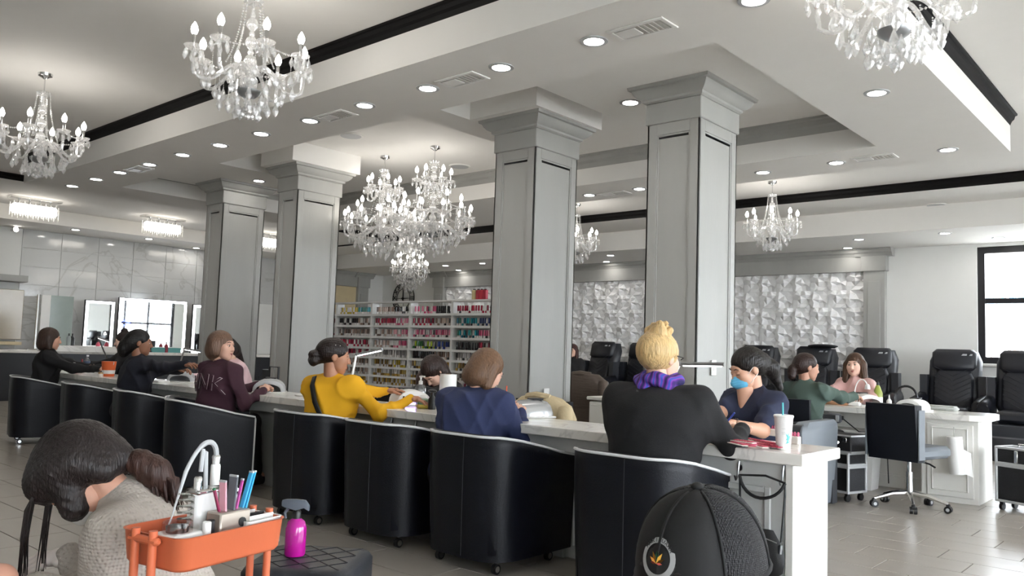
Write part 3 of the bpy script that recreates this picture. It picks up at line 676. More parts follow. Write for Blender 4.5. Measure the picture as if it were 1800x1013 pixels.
# grey armchair of the masked technician
t = thing('grey_armchair', 'two-tone grey leather armchair behind the masked nail technician', 'chair', P(2.86, 6.62, 0), PI/2)
for s_ in (-1, 1):
    rings = [[Vector((s_*.34+dx*e, y, .03+(zt-.03)*z)) for dx, z in [(-.06, 0), (.06, 0)]+[(.065*math.cos(a), .9+.1*math.sin(a)) for a in [PI*i/8 for i in range(9)]]] for y, zt, e in ((-.38, .70, .9), (-.30, .70, 1), (-.1, .675, 1), (.15, .65, 1), (.30, .63, 1), (.36, .60, .96), (.385, .56, .8))]
    MB().loft(rings).obj('arm', M_leather2, t, 55)
MB().box((0, 0, .27), (.58, .66, .34), .03).obj('seat', M_leather2, t); MB().loft([[Vector((x*.37*e, -.32-.06*z+y*.05*e, .04+z)) for x, y in ((-1, -.4), (-.9, -1), (.9, -1), (1, -.4), (1, 1), (-1, 1))] for z, e in ((0, .9), (.05, .96), (.3, 1), (.6, 1), (.65, .95), (.68, .8))]).obj('backrest', M_leather3, t)
t = thing('round_stool', 'round black stool under the masked nail technician', 'stool', P(2.12, 4.88, 0)); MB().lathe(((.15, .34), (.17, .36), (.17, .40), (.14, .42)), 20).obj('seat', M_leather, t); MB().tube([(0, 0, .05), (0, 0, .35)], .025, 8).obj('gas_lift', M_chrome, t); MB().lathe(((.2, 0), (.2, .02), (.03, .05)), 20).obj('foot_plate', M_chrome, t)
# ---- right-hand manicure desk
dk = thing('manicure_desk', 'white manicure desk with a rounded end and hanging towel roll', 'desk', P(2.3, 8.3, 0))
def dpart(nm, m, *a, b=.004): o = ubox(MB(), *a, b).obj(nm, m, dk, 0); o.matrix_parent_inverse = Matrix.Translation(-dk.location); return o
du0, du1, dv0, dv1 = 1.58, 4.6, 7.98, 8.62
mb = MB(); pts = [(-du1, dv0), (-du0-.12, dv0), (-du0-.03, dv0+.04), (-du0+.02, dv0+.15), (-du0+.02, dv1-.15), (-du0-.03, dv1-.04), (-du0-.12, dv1), (-du1, dv1)]
mb.loft([[Vector((x, y, z)) for x, y in pts] for z in (ZT-.05, ZT)]); o = mb.obj('desktop', M_quartz, dk, 0); o.matrix_parent_inverse = Matrix.Translation(-dk.location)
dpart('end_pedestal', M_cabw, du0+.06, du0+.52, dv0+.06, dv1-.05, 0, ZT-.05); dpart('pedestal_door', M_cabw, du0+.10, du0+.47, dv0+.045, dv0+.065, .05, ZT-.09)
for a in ((du0+.14, du0+.15, .1, .64), (du0+.42, du0+.43, .1, .64), (du0+.14, du0+.43, .64, .65), (du0+.14, du0+.43, .1, .11)): dpart('door_moulding', M_cabw, a[0], a[1], dv0+.035, dv0+.047, a[2], a[3])
dpart('modesty_panel', M_cabw, du0+.52, du1, dv1-.12, dv1-.09, 0, ZT-.05); dpart('shelf', M_cabw, du0+.52, du1, dv0+.15, dv1-.12, .52, .545); dpart('second_pedestal', M_cabw, 3.1, 3.5, dv0+.06, dv1-.05, 0, ZT-.05)
dpart('kick_board', M_cabw, du0+.52, 3.1, dv1-.14, dv1-.12, 0, .12)
# swivel chair in front of it
sc = thing('swivel_chair', 'black swivel chair with grey sides and chrome five-star base', 'chair', P(2.03, 7.42, 0), -.25)
MB().box((0, .02, .475), (.46, .46, .10), .03).obj('seat', M_leather3, sc)
rings = [[Vector((x*.225, -.20-.10*z+y, .43+z)) for x, y in ((-1, -.03), (-.94, -.05), (.94, -.05), (1, -.03), (1, .03), (.94, .045), (-.94, .045), (-1, .03))] for z in (-.02, .0, .2, .38, .42, .435)]
MB().loft(rings).obj('backrest', M_leather, sc)
for s_ in (-1, 1): MB().box((s_*.229, -.222, .63), (.012, .09, .40), .004, M=Matrix.Translation((0, 0, 0))).obj('side_panel', M_leather3, sc)
MB().tube([(0, 0, .43), (0, 0, .28)], .018, 10).obj('gas_lift', M_chrome, sc); MB().tube([(0, 0, .30), (0, 0, .10)], .028, 10).obj('lift_sleeve', M_chrome, sc); MB().tube([(0.02, 0, .41), (.2, -.05, .39), (.25, -.06, .37)], .008, 6).obj('tilt_lever', M_plk, sc)
for k in range(5):
    a = 2*PI*k/5+.3; d = Vector((math.cos(a), math.sin(a), 0)); MB().tube([Vector((0, 0, .125)), d*.14+Vector((0, 0, .115)), d*.29+Vector((0, 0, .07))], [.024, .018, .014], 8).obj('base_leg', M_chrome, sc)
    c = bpy.data.objects.new('caster', None); C.objects.link(c); c.parent = sc; c.location = d*.29; c.rotation_euler = (0, 0, a)
    for y in (-.016, .016): MB().cyl((0, y-.011, .029), (0, y+.011, .029), .029, n=14).obj('wheel', M_plk, c); MB().cyl((0, y-.0125, .029), (0, y+.0125, .029), .014, n=10).obj('wheel_hub', M_plg, c)
    MB().box((0, 0, .055), (.03, .03, .035), .006).obj('fork', M_plk, c)
staff_chair(2.98, 7.25, .1, 'black padded chair under the technician in the green sweater', top=.86)
# towel roll hanging on the pedestal
g = atV(1683, 790, dv0+.0); t = thing('towel_roll', 'white paper towel roll hanging on the desk pedestal', 'towel roll', g+Vector((0, -.05, -.05))); t.rotation_euler = (0, -.08, 0)
MB().lathe(((.02, -.16), (.062, -.16), (.064, 0), (.062, .16), (.02, .16)), 20).obj('roll', M_plw, t); MB().tube([(0, 0, .16), (0, .02, .24)], .004, 5).obj('hanger', M_chrome, t); MB().loft([[Vector((.06, -.01, z)), Vector((.062, .01, z)), Vector((.11, .03, z-.03)), Vector((.108, .025, z-.03))] for z in (-.155, .05)]).obj('loose_sheet', M_plw, t)
# ---- aluminium framed train cases
M_alu = mat('aluminium', '#c6c7c8', .4, .3); M_case = mat('black_textured_panel', '#17171b', .6, bump=.4, bscale=120)
def train_case(u, v, rot, lb, h, open_top=False):
    t = thing('train_case', lb, 'trolley case', P(u, v, 0), rot)
    W2, D2 = .17, .12
    def seg(z0, z1, nm):
        MB().box((0, 0, (z0+z1)/2), (2*W2-.01, 2*D2-.01, z1-z0-.01)).obj(nm, M_case, t, 0); mb = MB()
        for x in (-W2, W2):
            for y in (-D2, D2): mb.box((x, y, (z0+z1)/2), (.02, .02, z1-z0), .004)
        for z in (z0+.01, z1-.01):
            for x in (-W2, W2): mb.box((x, 0, z), (.02, 2*D2, .02), .004)
            for y in (-D2, D2): mb.box((0, y, z), (2*W2, .02, .02), .004)
        mb.obj('aluminium_edging', M_alu, t, 0)
    seg(.07, h*.72, 'lower_case'); seg(h*.72, h, 'upper_case')
    for x in (-W2+.03, W2-.03):
        for y in (-D2+.03, D2-.03):
            MB().cyl((x-.012, y, .03), (x+.012, y, .03), .03, n=14).obj('wheel', M_plk, t)
            MB().box((x, y, .06), (.03, .03, .03)).obj('caster_fork', M_plk, t)
    MB().box((0, -D2-.012, h*.86), (.03, .012, .1), .004).obj('latch', M_chrome, t)
    if open_top:
        MB().box((.03, -.02, h+.075), (.38, .26, .15), .01).obj('carry_case', M_case, t, 0); mb = MB()
        for z in (h+.008, h+.145):
            mb.box((.03, -.15, z), (.39, .012, .014)); mb.box((-.16, -.02, z), (.012, .27, .014)); mb.box((.22, -.02, z), (.012, .27, .014))
        mb.obj('aluminium_edging', M_alu, t, 0)
        MB().tube(bz((-.03, -.155, h+.09), (-.03, -.20, h+.03), (.1, -.20, h+.03), (.1, -.155, h+.09), 10), .011, 6).obj('handle', M_chrome, t)
        for x in (-.09, .16): MB().box((x, -.16, h+.11), (.05, .012, .04), .003).obj('clasp', M_chrome, t)
    else: MB().tube([(-.05, 0, h), (-.05, 0, h+.02), (.05, 0, h+.02), (.05, 0, h)], .008, 6).obj('handle', M_chrome, t)
    return t
train_case(2.60, 7.42, -.3, 'black rolling case tower with a chrome-handled carry case on top', .42, True)
train_case(1.30, 8.05, -.35, 'black rolling train case with aluminium edges beside the desk end', .53)
t = thing('waste_bin', 'white plastic waste bin under the desk beside the black case tower', 'bin', P(2.68, 8.2, 0)); MB().loft([[Vector((x*w_, y*w_*.8, z)) for x, y in ((-1, -1), (1, -1), (1, 1), (-1, 1))] for z, w_ in ((0, .13), (.3, .15), (.305, .165), (.33, .165))]).obj('bin', M_plw, t, 0); MB().box((0, -.11, .36), (.3, .05, .04), .01).obj('lid', M_plw, t)
# ---- pedicure chairs
M_ped = mat('pedicure_leather', '#1b1d24', .42, var=.15, vscale=20, bump=.12, bscale=160)
def mk_ped():
    t = thing('pedicure_chair', 'x', 'pedicure chair')      # faces -y
    MB().loft([[Vector((x*w_, y*.5-.1, z)) for x, y in ((-1, -1.2), (1, -1.2), (1, .8), (-1, .8))] for z, w_ in ((0, .33), (.1, .36), (.40, .36), (.44, .34))]).obj('base', M_leather2, t, 0)
    MB().box((0, -.12, .53), (.54, .62, .16), .05).obj('seat', M_ped, t)
    def slab(w_, z0, z1, th, y0, lean, nm, m, n=6):
        rings = []
        for i in range(n+1):
            s_ = i/n; z = z0+(z1-z0)*s_; e = .82 if i in (0, n) else 1
            rings.append([Vector((x*w_*e, y0+lean*s_+y*th*e, z)) for x, y in ((-1, -.3), (-.85, -1), (.85, -1), (1, -.3), (1, .7), (.85, 1), (-.85, 1), (-1, .7))])
        MB().loft(rings).obj(nm, m, t, 60)
    slab(.34, .52, 1.40, .10, .22, .24, 'backrest', M_leather2)
    slab(.26, .56, 1.12, .05, .13, .14, 'back_cushion', M_ped)
    slab(.29, 1.12, 1.43, .06, .27, .07, 'headrest_pillow', M_ped)
    for k in range(7):
        for s_ in (-1, 1):
            z = .62+k*.07; MB().tube([(0, .075+.18*(z-.5)/.9-.0, z), (s_*.24, .085+.18*(z-.5)/.9, z+.13)], .005, 4).obj('quilt_ridge', M_leather2, t)
    for s_ in (-1, 1):
        rings = [[Vector((s_*.40+dx, y, zt+dz)) for dx, dz in ((-.07, -.3), (.07, -.3), (.075, -.05), (.04, 0), (-.04, 0), (-.075, -.05))] for y, zt in ((-.42, .68), (-.38, .72), (0, .76), (.2, .80), (.26, .74))]
        MB().loft(rings).obj('armrest', M_leather, t, 60)
        MB().loft([[Vector((s_*.38+x*.05, .22+y*.08, z)) for x, y in ((-1, -1), (1, -1), (1, 1), (-1, 1))] for z in (.7, .95, 1.05)]).obj('side_bolster', M_leather2, t, 60)
    for k, x in enumerate((.10, .20)): MB().add([(x, .252, 1.34), (x+.07-.03*k, .252, 1.34), (x+.075-.03*k, .256, 1.365), (x+.02, .256, 1.365)], [(0, 1, 2, 3)]).obj('emblem', M_plg, t, 0)
    MB().loft([[Vector((x*w_, -.78+y*w_*.75, z)) for x, y in ((-1, -.6), (-.6, -1), (.6, -1), (1, -.6), (1, .6), (.6, 1), (-.6, 1), (-1, .6))] for z, w_ in ((0, .24), (.1, .29), (.3, .31), (.32, .28), (.2, .24))]).obj('foot_basin', M_leather2, t)
    MB().box((0, -.55, .4), (.16, .25, .08), .02).obj('footrest', M_leather2, t)
    return t
ped = mk_ped(); npd = 0
for px, py, v, rot, lb in [(1670, 620, 13.0, .05, 'black quilted pedicure chair in front of the plain white wall'), (1795, 620, 12.9, .05, 'black pedicure chair below the window at the edge'), (1522, 612, 13.2, .0, 'black pedicure chair behind the girl with long brown hair'),
                          (1418, 612, 13.2, .0, 'black pedicure chair with a folded headrest behind the green sweater'), (1318, 612, 13.2, 0, 'black pedicure chair half hidden behind the masked technician'), (1116, 605, 13.3, .05, 'black pedicure chair between the two columns, nearer the switch column'), (1040, 605, 12.8, -.15, 'black pedicure chair turned aside, next to the woman in black')]:
    o = ped if npd == 0 else dup(ped); npd += 1; g = atV(px, py, v); o.location = (g.x, g.y, 0); o.rotation_euler = (0, 0, rot); o['label'] = lb; o['group'] = 'pedicure chairs along the back wall'
g = atV(1434, 608, 13.15); t = thing('headrest_cushion', 'flat black cushion lying on top of the pedicure chair behind the green sweater', 'cushion', g+Vector((0, .3, 0))); MB().ball((0, 0, .0), (.25, .11, .035), 16).obj('cushion', M_leather, t); MB().tube([(-.2, 0, -.02), (.2, 0, -.02)], .012, 6).obj('strap', M_leather2, t)
# ---- polish rack
ra = atV(537, 600, 7.28); rb_ = atV(880, 600, 7.28); ru0, ru1 = -rb_.x, -ra.x
M_rack = mat('white_rack', '#d6d6d4', .45)
rk = thing('polish_rack', 'white display rack with eight rows of nail polish bottles', 'rack', P((ru0+ru1)/2, 7.28, 0))
def rpart(nm, m, *a): o = ubox(MB(), *a).obj(nm, m, rk, 0); o.matrix_parent_inverse = Matrix.Translation(-rk.location); return o
ZR = [1.63, 1.475, 1.325, 1.175, 1.045, .915, .795, .675]
for z_ in ZR: rpart('shelf', M_rack, ru0, ru1, 7.24, 7.36, z_-.018, z_); rpart('shelf_lip', M_rack, ru0, ru1, 7.228, 7.24, z_-.018, z_+.012)
rpart('top_board', M_rack, ru0, ru1, 7.22, 7.38, 1.79, 1.81); rpart('back_panel', M_rack, ru0, ru1, 7.37, 7.38, .3, 1.62); rpart('base_cabinet', M_cabw, ru0, ru1, 7.3, 7.6, 0, .6); rpart('base_top', M_cabw, ru0, ru1+.5, 7.05, 7.6, .6, .64); rpart('base_front', M_plk, ru0, ru1+.5, 7.09, 7.3, .1, .6)
for i in range(6): u = ru0+(ru1-ru0)*i/5; rpart('post', M_rack, u-.018, u+.018, 7.232, 7.36, .64, 1.79)
M_cap = mat('polish_colour', '#ffffff', .25, var=.03, objcol=True); M_capw = mat('polish_white', '#d9d5d2', .3); M_capk = mat('polish_black', '#1b1b1e', .3)
def bottle_mesh(kind):
    mb = MB()
    if kind == 0: mb.lathe(((.013, 0), (.0145, .003), (.0145, .036), (.008, .042)), 8, mi=1); mb.lathe(((.0085, .042), (.0135, .044), (.012, .108), (.010, .11)), 8, mi=0)
    else: mb.lathe(((.013, 0), (.0145, .003), (.0145, .038), (.008, .044)), 8, mi=0); mb.lathe(((.0085, .044), (.010, .046), (.008, .10), (.006, .104)), 8, mi=1)
    return mb
PAL = dict(k=['#1c1c22', '#2a2328', '#33262c', '#14141a'], r=['#a3183a', '#7f1530', '#c0304c', '#8e2440'], p=['#c75a7c', '#d98ba0', '#e0a6b0', '#b33d63'], n=['#b39a8d', '#8a7467', '#c9b4a8', '#6d5b55'], t=['#1f7f86', '#2a9aa8', '#1d5f75', '#2b6f5e'],
           b=['#283a8c', '#1f2a5e', '#3c56b0', '#2f3a6a'], g=['#2f7a3f', '#1f6040', '#7aa83a', '#9fb52a'], y=['#c9b03a', '#b59a2a', '#d6c25a'], o=['#9a7b3a', '#b58f3f', '#7d5d2a', '#c9a95a'], w=['#b9b4b2', '#9a9694', '#cfcac8', '#847f7d'])
ROWS = ['kr yt nk pk r', 'rr kn rp rn tb', 'nr nn np pp tp', 'kb rr np gb kr', 'gb rr ww kn ww', 'ww nn oy oo ok', 'rp nn oo ok wr', 'ro oo oo or rr']
nb = 0; far = {}; lblb = 'small nail polish bottle standing on the white display rack'
bm = {(k, wk): bottle_mesh(k).mesh('polish_bottle', [M_cap, M_capk if wk else M_capw]) for k in (0, 1) for wk in (0, 1)}
rr = random.Random(11); stuffb = {}
for ri, z_ in enumerate(ROWS):
    secs = z_.split(); u = ru0+.03; j = 0
    while u < ru1-.02:
        f = (ru1-u)/(ru1-ru0)*len(secs); s_ = secs[min(len(secs)-1, int(f))]; c = s_[0] if (len(s_) == 1 or (f % 1) < .55) else s_[1]
        post = min(abs(u-(ru0+(ru1-ru0)*i/5)) for i in range(6))
        if rr.random() < .035 or post < .035: u += .04; continue
        col = rr.choice(PAL[c]); kind = 0 if rr.random() < .65 else 1; wk = 1 if (rr.random() < .25 or c == 'k') else 0
        p = P(u+rr.uniform(-.003, .003), 7.27+rr.uniform(0, .02), ZR[ri])
        far.setdefault(ri, []).append((u, p, col, kind, wk, c, ri)); u += .0385
allb = sorted([x for r in far.values() for x in r], key=lambda x: x[0])
CN = dict(k='black', r='deep red', p='pink', n='nude brown', t='teal', b='blue', g='green', y='yellow', o='gold', w='pale grey'); RN = ['top', 'second', 'third', 'fourth', 'fifth', 'sixth', 'seventh', 'bottom']
for i, (u, p, col, kind, wk, ck_, ri_) in enumerate(allb):
    if i < 296:
        o = mobj('polish_bottle', bm[(kind, wk)], None, p); o.color = lin(col)+(1,); tag(o, '%s nail polish bottle %s on the %s row of the rack' % (CN[ck_], 'with %s base' % ('black' if wk else 'white') if kind == 0 else 'with slim %s cap' % ('black' if wk else 'white'), RN[ri_]), 'nail polish', 'nail polish bottles on the rack')
    else: stuffb.setdefault(col, []).append((p, kind))
mb = MB(); sm = [M_capw, M_capk]; 
for col, L_ in stuffb.items():
    mi = len(sm); sm.append(mat('polish_'+col, col, .25))
    for p, kind in L_:
        mb.box(p+Vector((0, 0, .021)), (.026, .026, .042), .004, mi=0 if kind == 0 else mi); mb.box(p+Vector((0, 0, .075)), (.022, .022, .066), .004, mi=mi if kind == 0 else 0)
tag(mb.obj('polish_bottles', sm, None, 0), 'dense rows of nail polish bottles at the end of the rack by the column', 'nail polish', kind='stuff')
for i, (px, col, kind) in enumerate(((834, '#c9b98a', 0), (841, '#a8303f', 1), (847, '#b5283c', 1), (853, '#9c2238', 1))):
    g = atV(px, 523, 7.3); t = thing('display_box', 'small ornamental box on top of the polish rack beside the column', 'box', (g.x, g.y, 1.81), group='boxes on top of the rack'); MB().box((0, 0, .06), (.055, .05, .12), .006).obj('box', mat('box_'+col, col, .5), t); MB().box((0, 0, .125), (.03, .03, .02), .004).obj('stopper', M_plk, t)
# ---- clock on the back wall
g = atV(709, 525, VB-.02); ck = thing('wall_clock', 'large black iron skeleton clock with Roman numerals', 'clock', g); rC = .42
for r, th in ((rC, .012), (rC*.62, .009)): MB().tube([(r*math.cos(a), 0, r*math.sin(a)) for a in [2*PI*i/40 for i in range(40)]], th, 6, closed=True).obj('ring', M_black, ck)
for i, s_ in enumerate(('XII', 'I', 'II', 'III', 'IIII', 'V', 'VI', 'VII', 'VIII', 'IX', 'X', 'XI')):
    me = text_mesh(s_, .17, .006); me.materials.append(M_black); o = mobj('numeral', me, ck); a = 2*PI*i/12; o.matrix_local = Matrix.Rotation(a, 4, 'Y') @ Matrix.Translation((0, 0, rC*.81)) @ Matrix.Rotation(PI/2, 4, 'X')
for a, l in ((0, .30), (PI/2, .22)): MB().tube([Vector((0, -.02, 0))-Vector((math.sin(a), 0, math.cos(a)))*.06, Vector((math.sin(a)*l, -.02, math.cos(a)*l))], [.014, .006], 6).obj('hand', M_black, ck)
for a in (PI/2*k for k in range(4)): MB().tube([(0, 0, 0), (rC*.62*math.cos(a), 0, rC*.62*math.sin(a))], .006, 5).obj('spoke', M_black, ck)
MB().ball((0, -.02, 0), (.04, .02, .04)).obj('boss', M_black, ck)
# ---- far-left wash counter with mirrors
wc = thing('wash_counter', 'long white-topped counter with dark front below the lit mirrors', 'counter', P(16.4, 7.4, 0))
ubox(MB(), UL-.75, UL-.02, 4.2, 11.2, .86, .92, .006).obj('countertop', M_quartz, wc, 0).matrix_parent_inverse = Matrix.Translation(-wc.location)
ubox(MB(), UL-.70, UL-.02, 4.25, 11.1, 0, .86).obj('dark_front', mat('dark_panel', '#26282d', .4), wc, 0).matrix_parent_inverse = Matrix.Translation(-wc.location)
ubox(MB(), UL-1.1, UL-.76, 5.6, 7.4, .90, 1.02, .006).obj('raised_ledge', M_quartz, wc, 0).matrix_parent_inverse = Matrix.Translation(-wc.location)
M_mir = mat('mirror_silver', '#e8ecec', .015, 1., var=.01)
def mirror(px0, px1, py0, py1, u, lb, rot, lit=True):
    a = atU(px0, py1, u); b = atU(px1, py0, u); w_ = b.y-a.y; h = b.z-.925; t = thing('vanity_mirror', lb, 'mirror', Vector((-u, (a.y+b.y)/2, .925)), rot)
    MB().box((0, 0, h/2), (.03, w_, h), .004).obj('glass', M_mir, t, 0)
    for nm, c, d in (('led_strip', (.018, 0, h-.03), (.008, w_-.02, .045)), ('led_strip', (.018, 0, .03), (.008, w_-.02, .045)), ('led_strip', (.018, -w_/2+.03, h/2), (.008, .05, h-.12)), ('led_strip', (.018, w_/2-.03, h/2), (.008, .05, h-.12))): MB().box(c, d, .002).obj(nm, M_ledw, t, 0)
    MB().box((-.03, 0, h/2), (.02, w_+.02, h+.02), .004).obj('frame', M_plk, t, 0)
    MB().box((-.06, 0, .01), (.16, w_*.7, .02), .004).obj('stand', M_plk, t, 0)
mirror(145, 202, 531, 606, UL-.4, 'lit vanity mirror beside the frosted glass panel', .02); mirror(207, 326, 531, 606, UL-.4, 'wide lit vanity mirror reflecting the street windows', -.115); mirror(336, 372, 538, 606, UL-.4, 'lit vanity mirror half hidden behind the grey column', -.05)
a = atU(63, 592, UL-.5); b = atU(130, 522, UL-.5)
t = thing('glass_panel', 'grey-green glass partition with a chrome edge behind the brown-bobbed woman', 'partition', Vector((a.x, (a.y+b.y)/2, .92))); hh = b.z-.92
MB().box((0, .1, hh/2), (.012, b.y-a.y-.2, hh), .002).obj('pane', mat('grey_green_glass', '#8b9791', .12), t, 0); MB().box((0, -(b.y-a.y)/2+.13, hh/2), (.02, .16, hh), .004).obj('white_band', M_plw, t, 0); MB().tube([(0, -(b.y-a.y)/2, 0), (0, -(b.y-a.y)/2, hh)], .03, 8).obj('post', M_chrome, t); MB().box((0, -.2, .01), (.1, .5, .02)).obj('foot', M_chrome, t)
# beige cabinet with a grey shelf at the left edge
t = thing('beige_cabinet', 'glossy beige wall cabinet under a grey ledge at the end of the marble', 'cabinet', P(UL-.2, 4.6, 1.0)); a = atU(0, 600, UL-.2); b = atU(35, 520, UL-.2)
MB().box((0, 0, (b.z-1.0)/2+.1), (.3, 1.7, b.z-1.0), .01).obj('body', mat('beige_gloss', '#b9ae9b', .15), t, 0); MB().box((.02, 0, atU(20, 490, UL-.2).z-1), (.4, 1.75, .12), .004).obj('ledge', M_grey, t, 0); MB().box((0, 0, .03), (.34, 1.72, .06)).obj('plinth', M_beige, t, 0)
t = thing('spot_lamp', 'small bright spotlight on the white wall left of the marble tiles', 'spotlight', atU(25, 404, UL-.15)); MB().cyl((-.15, 0, 0), (0, 0, 0), .02).obj('arm', M_chrome, t); MB().lathe(((.03, 0), (.05, .1), (.045, .1), (.001, .02)), 12, M=Matrix.Rotation(PI/2, 4, 'Y')).obj('head', M_chrome, t); MB().ball((.05, 0, 0), .035).obj('bulb', M_bulb, t)
# small door panel glimpsed between the left pair of columns
ubox(MB(), UL-.03, UL, 9.9, 11.0, .1, 2.1).obj('door_2', M_wall)['kind'] = 'structure'
# ================================================================== PEOPLE
# bodies, clothes and hair are smooth-blended volumes turned into one surface each (surface nets)
def V3(*a): return np.array(a[0] if len(a) == 1 else a, dtype=np.float32)
def rc(a, b, r1, r2, k=.03): return ('c', V3(a), V3(b), r1, r2, k)
def el(c, r, R=None, k=.03): return ('e', V3(c), V3(r), None if R is None else np.array(R, dtype=np.float32), 0, k)
def sub(p): return ('-',)+p
def _prim(p, X):
    if p[0] == 'c':
        a, b, r1, r2 = p[1:5]; ba = b-a; L = float(ba@ba)+1e-9; q = X-a; t = np.clip(q@ba/L, 0, 1); return np.sqrt(((q-t[:, None]*ba)**2).sum(1))-(r1+(r2-r1)*t)
    q = X-p[1]
    if p[3] is not None: q = q @ p[3].T
    s = q/p[2]; k0 = np.sqrt((s*s).sum(1))+1e-6; k1 = np.sqrt(((s/p[2])**2).sum(1))+1e-6; return k0*(k0-1)/k1
def field(prims, X):
    d = None
    for p in prims:
        if p[0] == '-':
            e = -_prim(p[1:], X); k = p[-1]; h = np.clip(.5+.5*(e-d)/k, 0, 1); d = d*(1-h)+e*h+k*h*(1-h)
        else:
            e = _prim(p, X)
            if d is None: d = e
            else: k = p[-1]; h = np.clip(.5+.5*(e-d)/k, 0, 1); d = e*(1-h)+d*h-k*h*(1-h); d = np.where(np.isfinite(d), d, e)
    return d
def bounds(prims, pad):
    lo = np.full(3, 1e9); hi = -lo
    for p in prims:
        if p[0] == '-': continue
        if p[0] == 'c':
            r = max(p[3], p[4])
            for q in (p[1], p[2]): lo = np.minimum(lo, q-r); hi = np.maximum(hi, q+r)
        else: r = p[2] if p[3] is None else np.full(3, p[2].max()); lo = np.minimum(lo, p[1]-r); hi = np.maximum(hi, p[1]+r)
    return lo-pad, hi+pad
def nets(prims, h, disp=None, pad=None):
    lo, hi = bounds(prims, pad or (2.5*h+.01)); n = np.ceil((hi-lo)/h).astype(int)+1
    ax = [lo[i]+h*np.arange(n[i]) for i in range(3)]
    X = np.stack(np.meshgrid(*ax, indexing='ij'), -1).reshape(-1, 3).astype(np.float32)
    d = field(prims, X)
    if disp is not None: d = d-disp(X)
    F = d.reshape(n); s = F < 0
    cs = [(i, j, k) for i in (0, 1) for j in (0, 1) for k in (0, 1)]
    sl = lambda A, o: A[o[0]:n[0]-1+o[0], o[1]:n[1]-1+o[1], o[2]:n[2]-1+o[2]]
    cnt = sum(sl(s, o).astype(np.int8) for o in cs); act = (cnt > 0) & (cnt < 8)
    idx = np.full(act.shape, -1, dtype=np.int64); I = np.argwhere(act); idx[act] = np.arange(len(I))
    acc = np.zeros((len(I), 3)); num = np.zeros(len(I)); c8 = {o: F[I[:, 0]+o[0], I[:, 1]+o[1], I[:, 2]+o[2]] for o in cs}
    for o in cs:
        for a in range(3):
            if o[a] == 0:
                o2 = list(o); o2[a] = 1; f0 = c8[o]; f1 = c8[tuple(o2)]; m = (f0 < 0) != (f1 < 0); t = f0[m]/(f0[m]-f1[m]); p = np.tile(np.array(o, float), (m.sum(), 1)); p[:, a] += t; acc[m] += p; num[m] += 1
    vs = lo+h*(I+acc/num[:, None]); fs = []
    for a in range(3):
        b, c = (a+1) % 3, (a+2) % 3; sh = list(n); sh[a] -= 1
        A = np.take(s, range(n[a]-1), a); B = np.take(s, range(1, n[a]), a); E = np.argwhere(A != B)
        E = E[(E[:, b] > 0) & (E[:, c] > 0) & (E[:, b] < n[b]-1) & (E[:, c] < n[c]-1)]
        q = []
        for db, dc in ((1, 1), (0, 1), (0, 0), (1, 0)):
            e = E.copy(); e[:, b] -= db; e[:, c] -= dc; q.append(idx[e[:, 0], e[:, 1], e[:, 2]])
        q = np.stack(q, 1); ins = A[E[:, 0], E[:, 1], E[:, 2]]; q[~ins] = q[~ins][:, ::-1]; fs.append(q)
    fs = np.concatenate(fs); fs = fs[(fs >= 0).all(1)]; return vs, fs
class NM:
    """several surfaces with their materials gathered into one mesh"""
    def __init__(s): s.v = []; s.f = []; s.m = []; s.n = 0; s.mats = []
    def put(s, vf, mat_, M=None):
        v, f = vf; v = np.asarray(v)
        if M is not None: v = v @ np.array(M.to_3x3()).T+np.array(M.translation)
        if mat_ not in s.mats: s.mats.append(mat_)
        s.v.append(v); s.f += [tuple(int(i)+s.n for i in q) for q in f]; s.m += [s.mats.index(mat_)]*len(f); s.n += len(v); return s
    def obj(s, name, parent, loc):
        me = bpy.data.meshes.new(name); me.from_pydata((np.concatenate(s.v)-np.array(loc)).tolist(), [], s.f)
        for m in s.mats: me.materials.append(m)
        me.polygons.foreach_set('material_index', s.m); me.polygons.foreach_set('use_smooth', [True]*len(s.f)); me.update(); o = bpy.data.objects.new(name, me); C.objects.link(o); o.parent = parent; return o
def mbvf(mb): return np.array([tuple(x) for x in mb.v]), mb.f
def skin(name, col): return mat('skin_'+name, col, .5, var=.06, vscale=9, bump=.03, bscale=200)
def hairm(name, col): return mat('hair_'+name, col, .42, var=.55, vscale=70, bump=.6, bscale=150, stretch=(1, 1, .1), spec=.35)
def cloth(name, col, **k): return mat('cloth_'+name, col, k.pop('rough', .85), var=k.pop('var', .10), vscale=7, bump=k.pop('bump', .25), bscale=k.pop('bscale', 260), sheen=.0, **k)
M_eyew = mat('eye_white', '#c9c2ba', .3); M_iris = mat('eye_iris', '#2a1c14', .2); M_lip = mat('lip', '#a8615c', .5); M_lash = mat('lash', '#1a1412', .6)
HEADP = [el((0, -.018, .03), (.076, .096, .086), k=.03), el((0, .035, -.035), (.058, .058, .075), k=.03), rc((-.03, .045, -.07), (.03, .045, -.07), .03, .03, .03), rc((0, .068, -.098), (0, .06, -.09), .020, .022, .03),
         el((-.038, .06, -.022), (.027, .027, .03), k=.03), el((.038, .06, -.022), (.027, .027, .03), k=.03), rc((-.03, .078, .027), (.03, .078, .027), .013, .013, .02),
         sub(el((-.031, .102, .006), (.017, .018, .012), k=.012)), sub(el((.031, .102, .006), (.017, .018, .012), k=.012)),
         rc((0, .088, .012), (0, .107, -.028), .008, .0125, .012), el((-.010, .097, -.032), (.008, .009, .007), k=.008), el((.010, .097, -.032), (.008, .009, .007), k=.008),
         rc((-.017, .088, -.059), (.017, .088, -.059), .0065, .0065, .010), rc((-.013, .087, -.069), (.013, .087, -.069), .007, .007, .010),
         el((-.078, -.008, -.006), (.010, .021, .031), k=.008), el((.078, -.008, -.006), (.010, .021, .031), k=.008)]
_head = nets(HEADP, .0062)
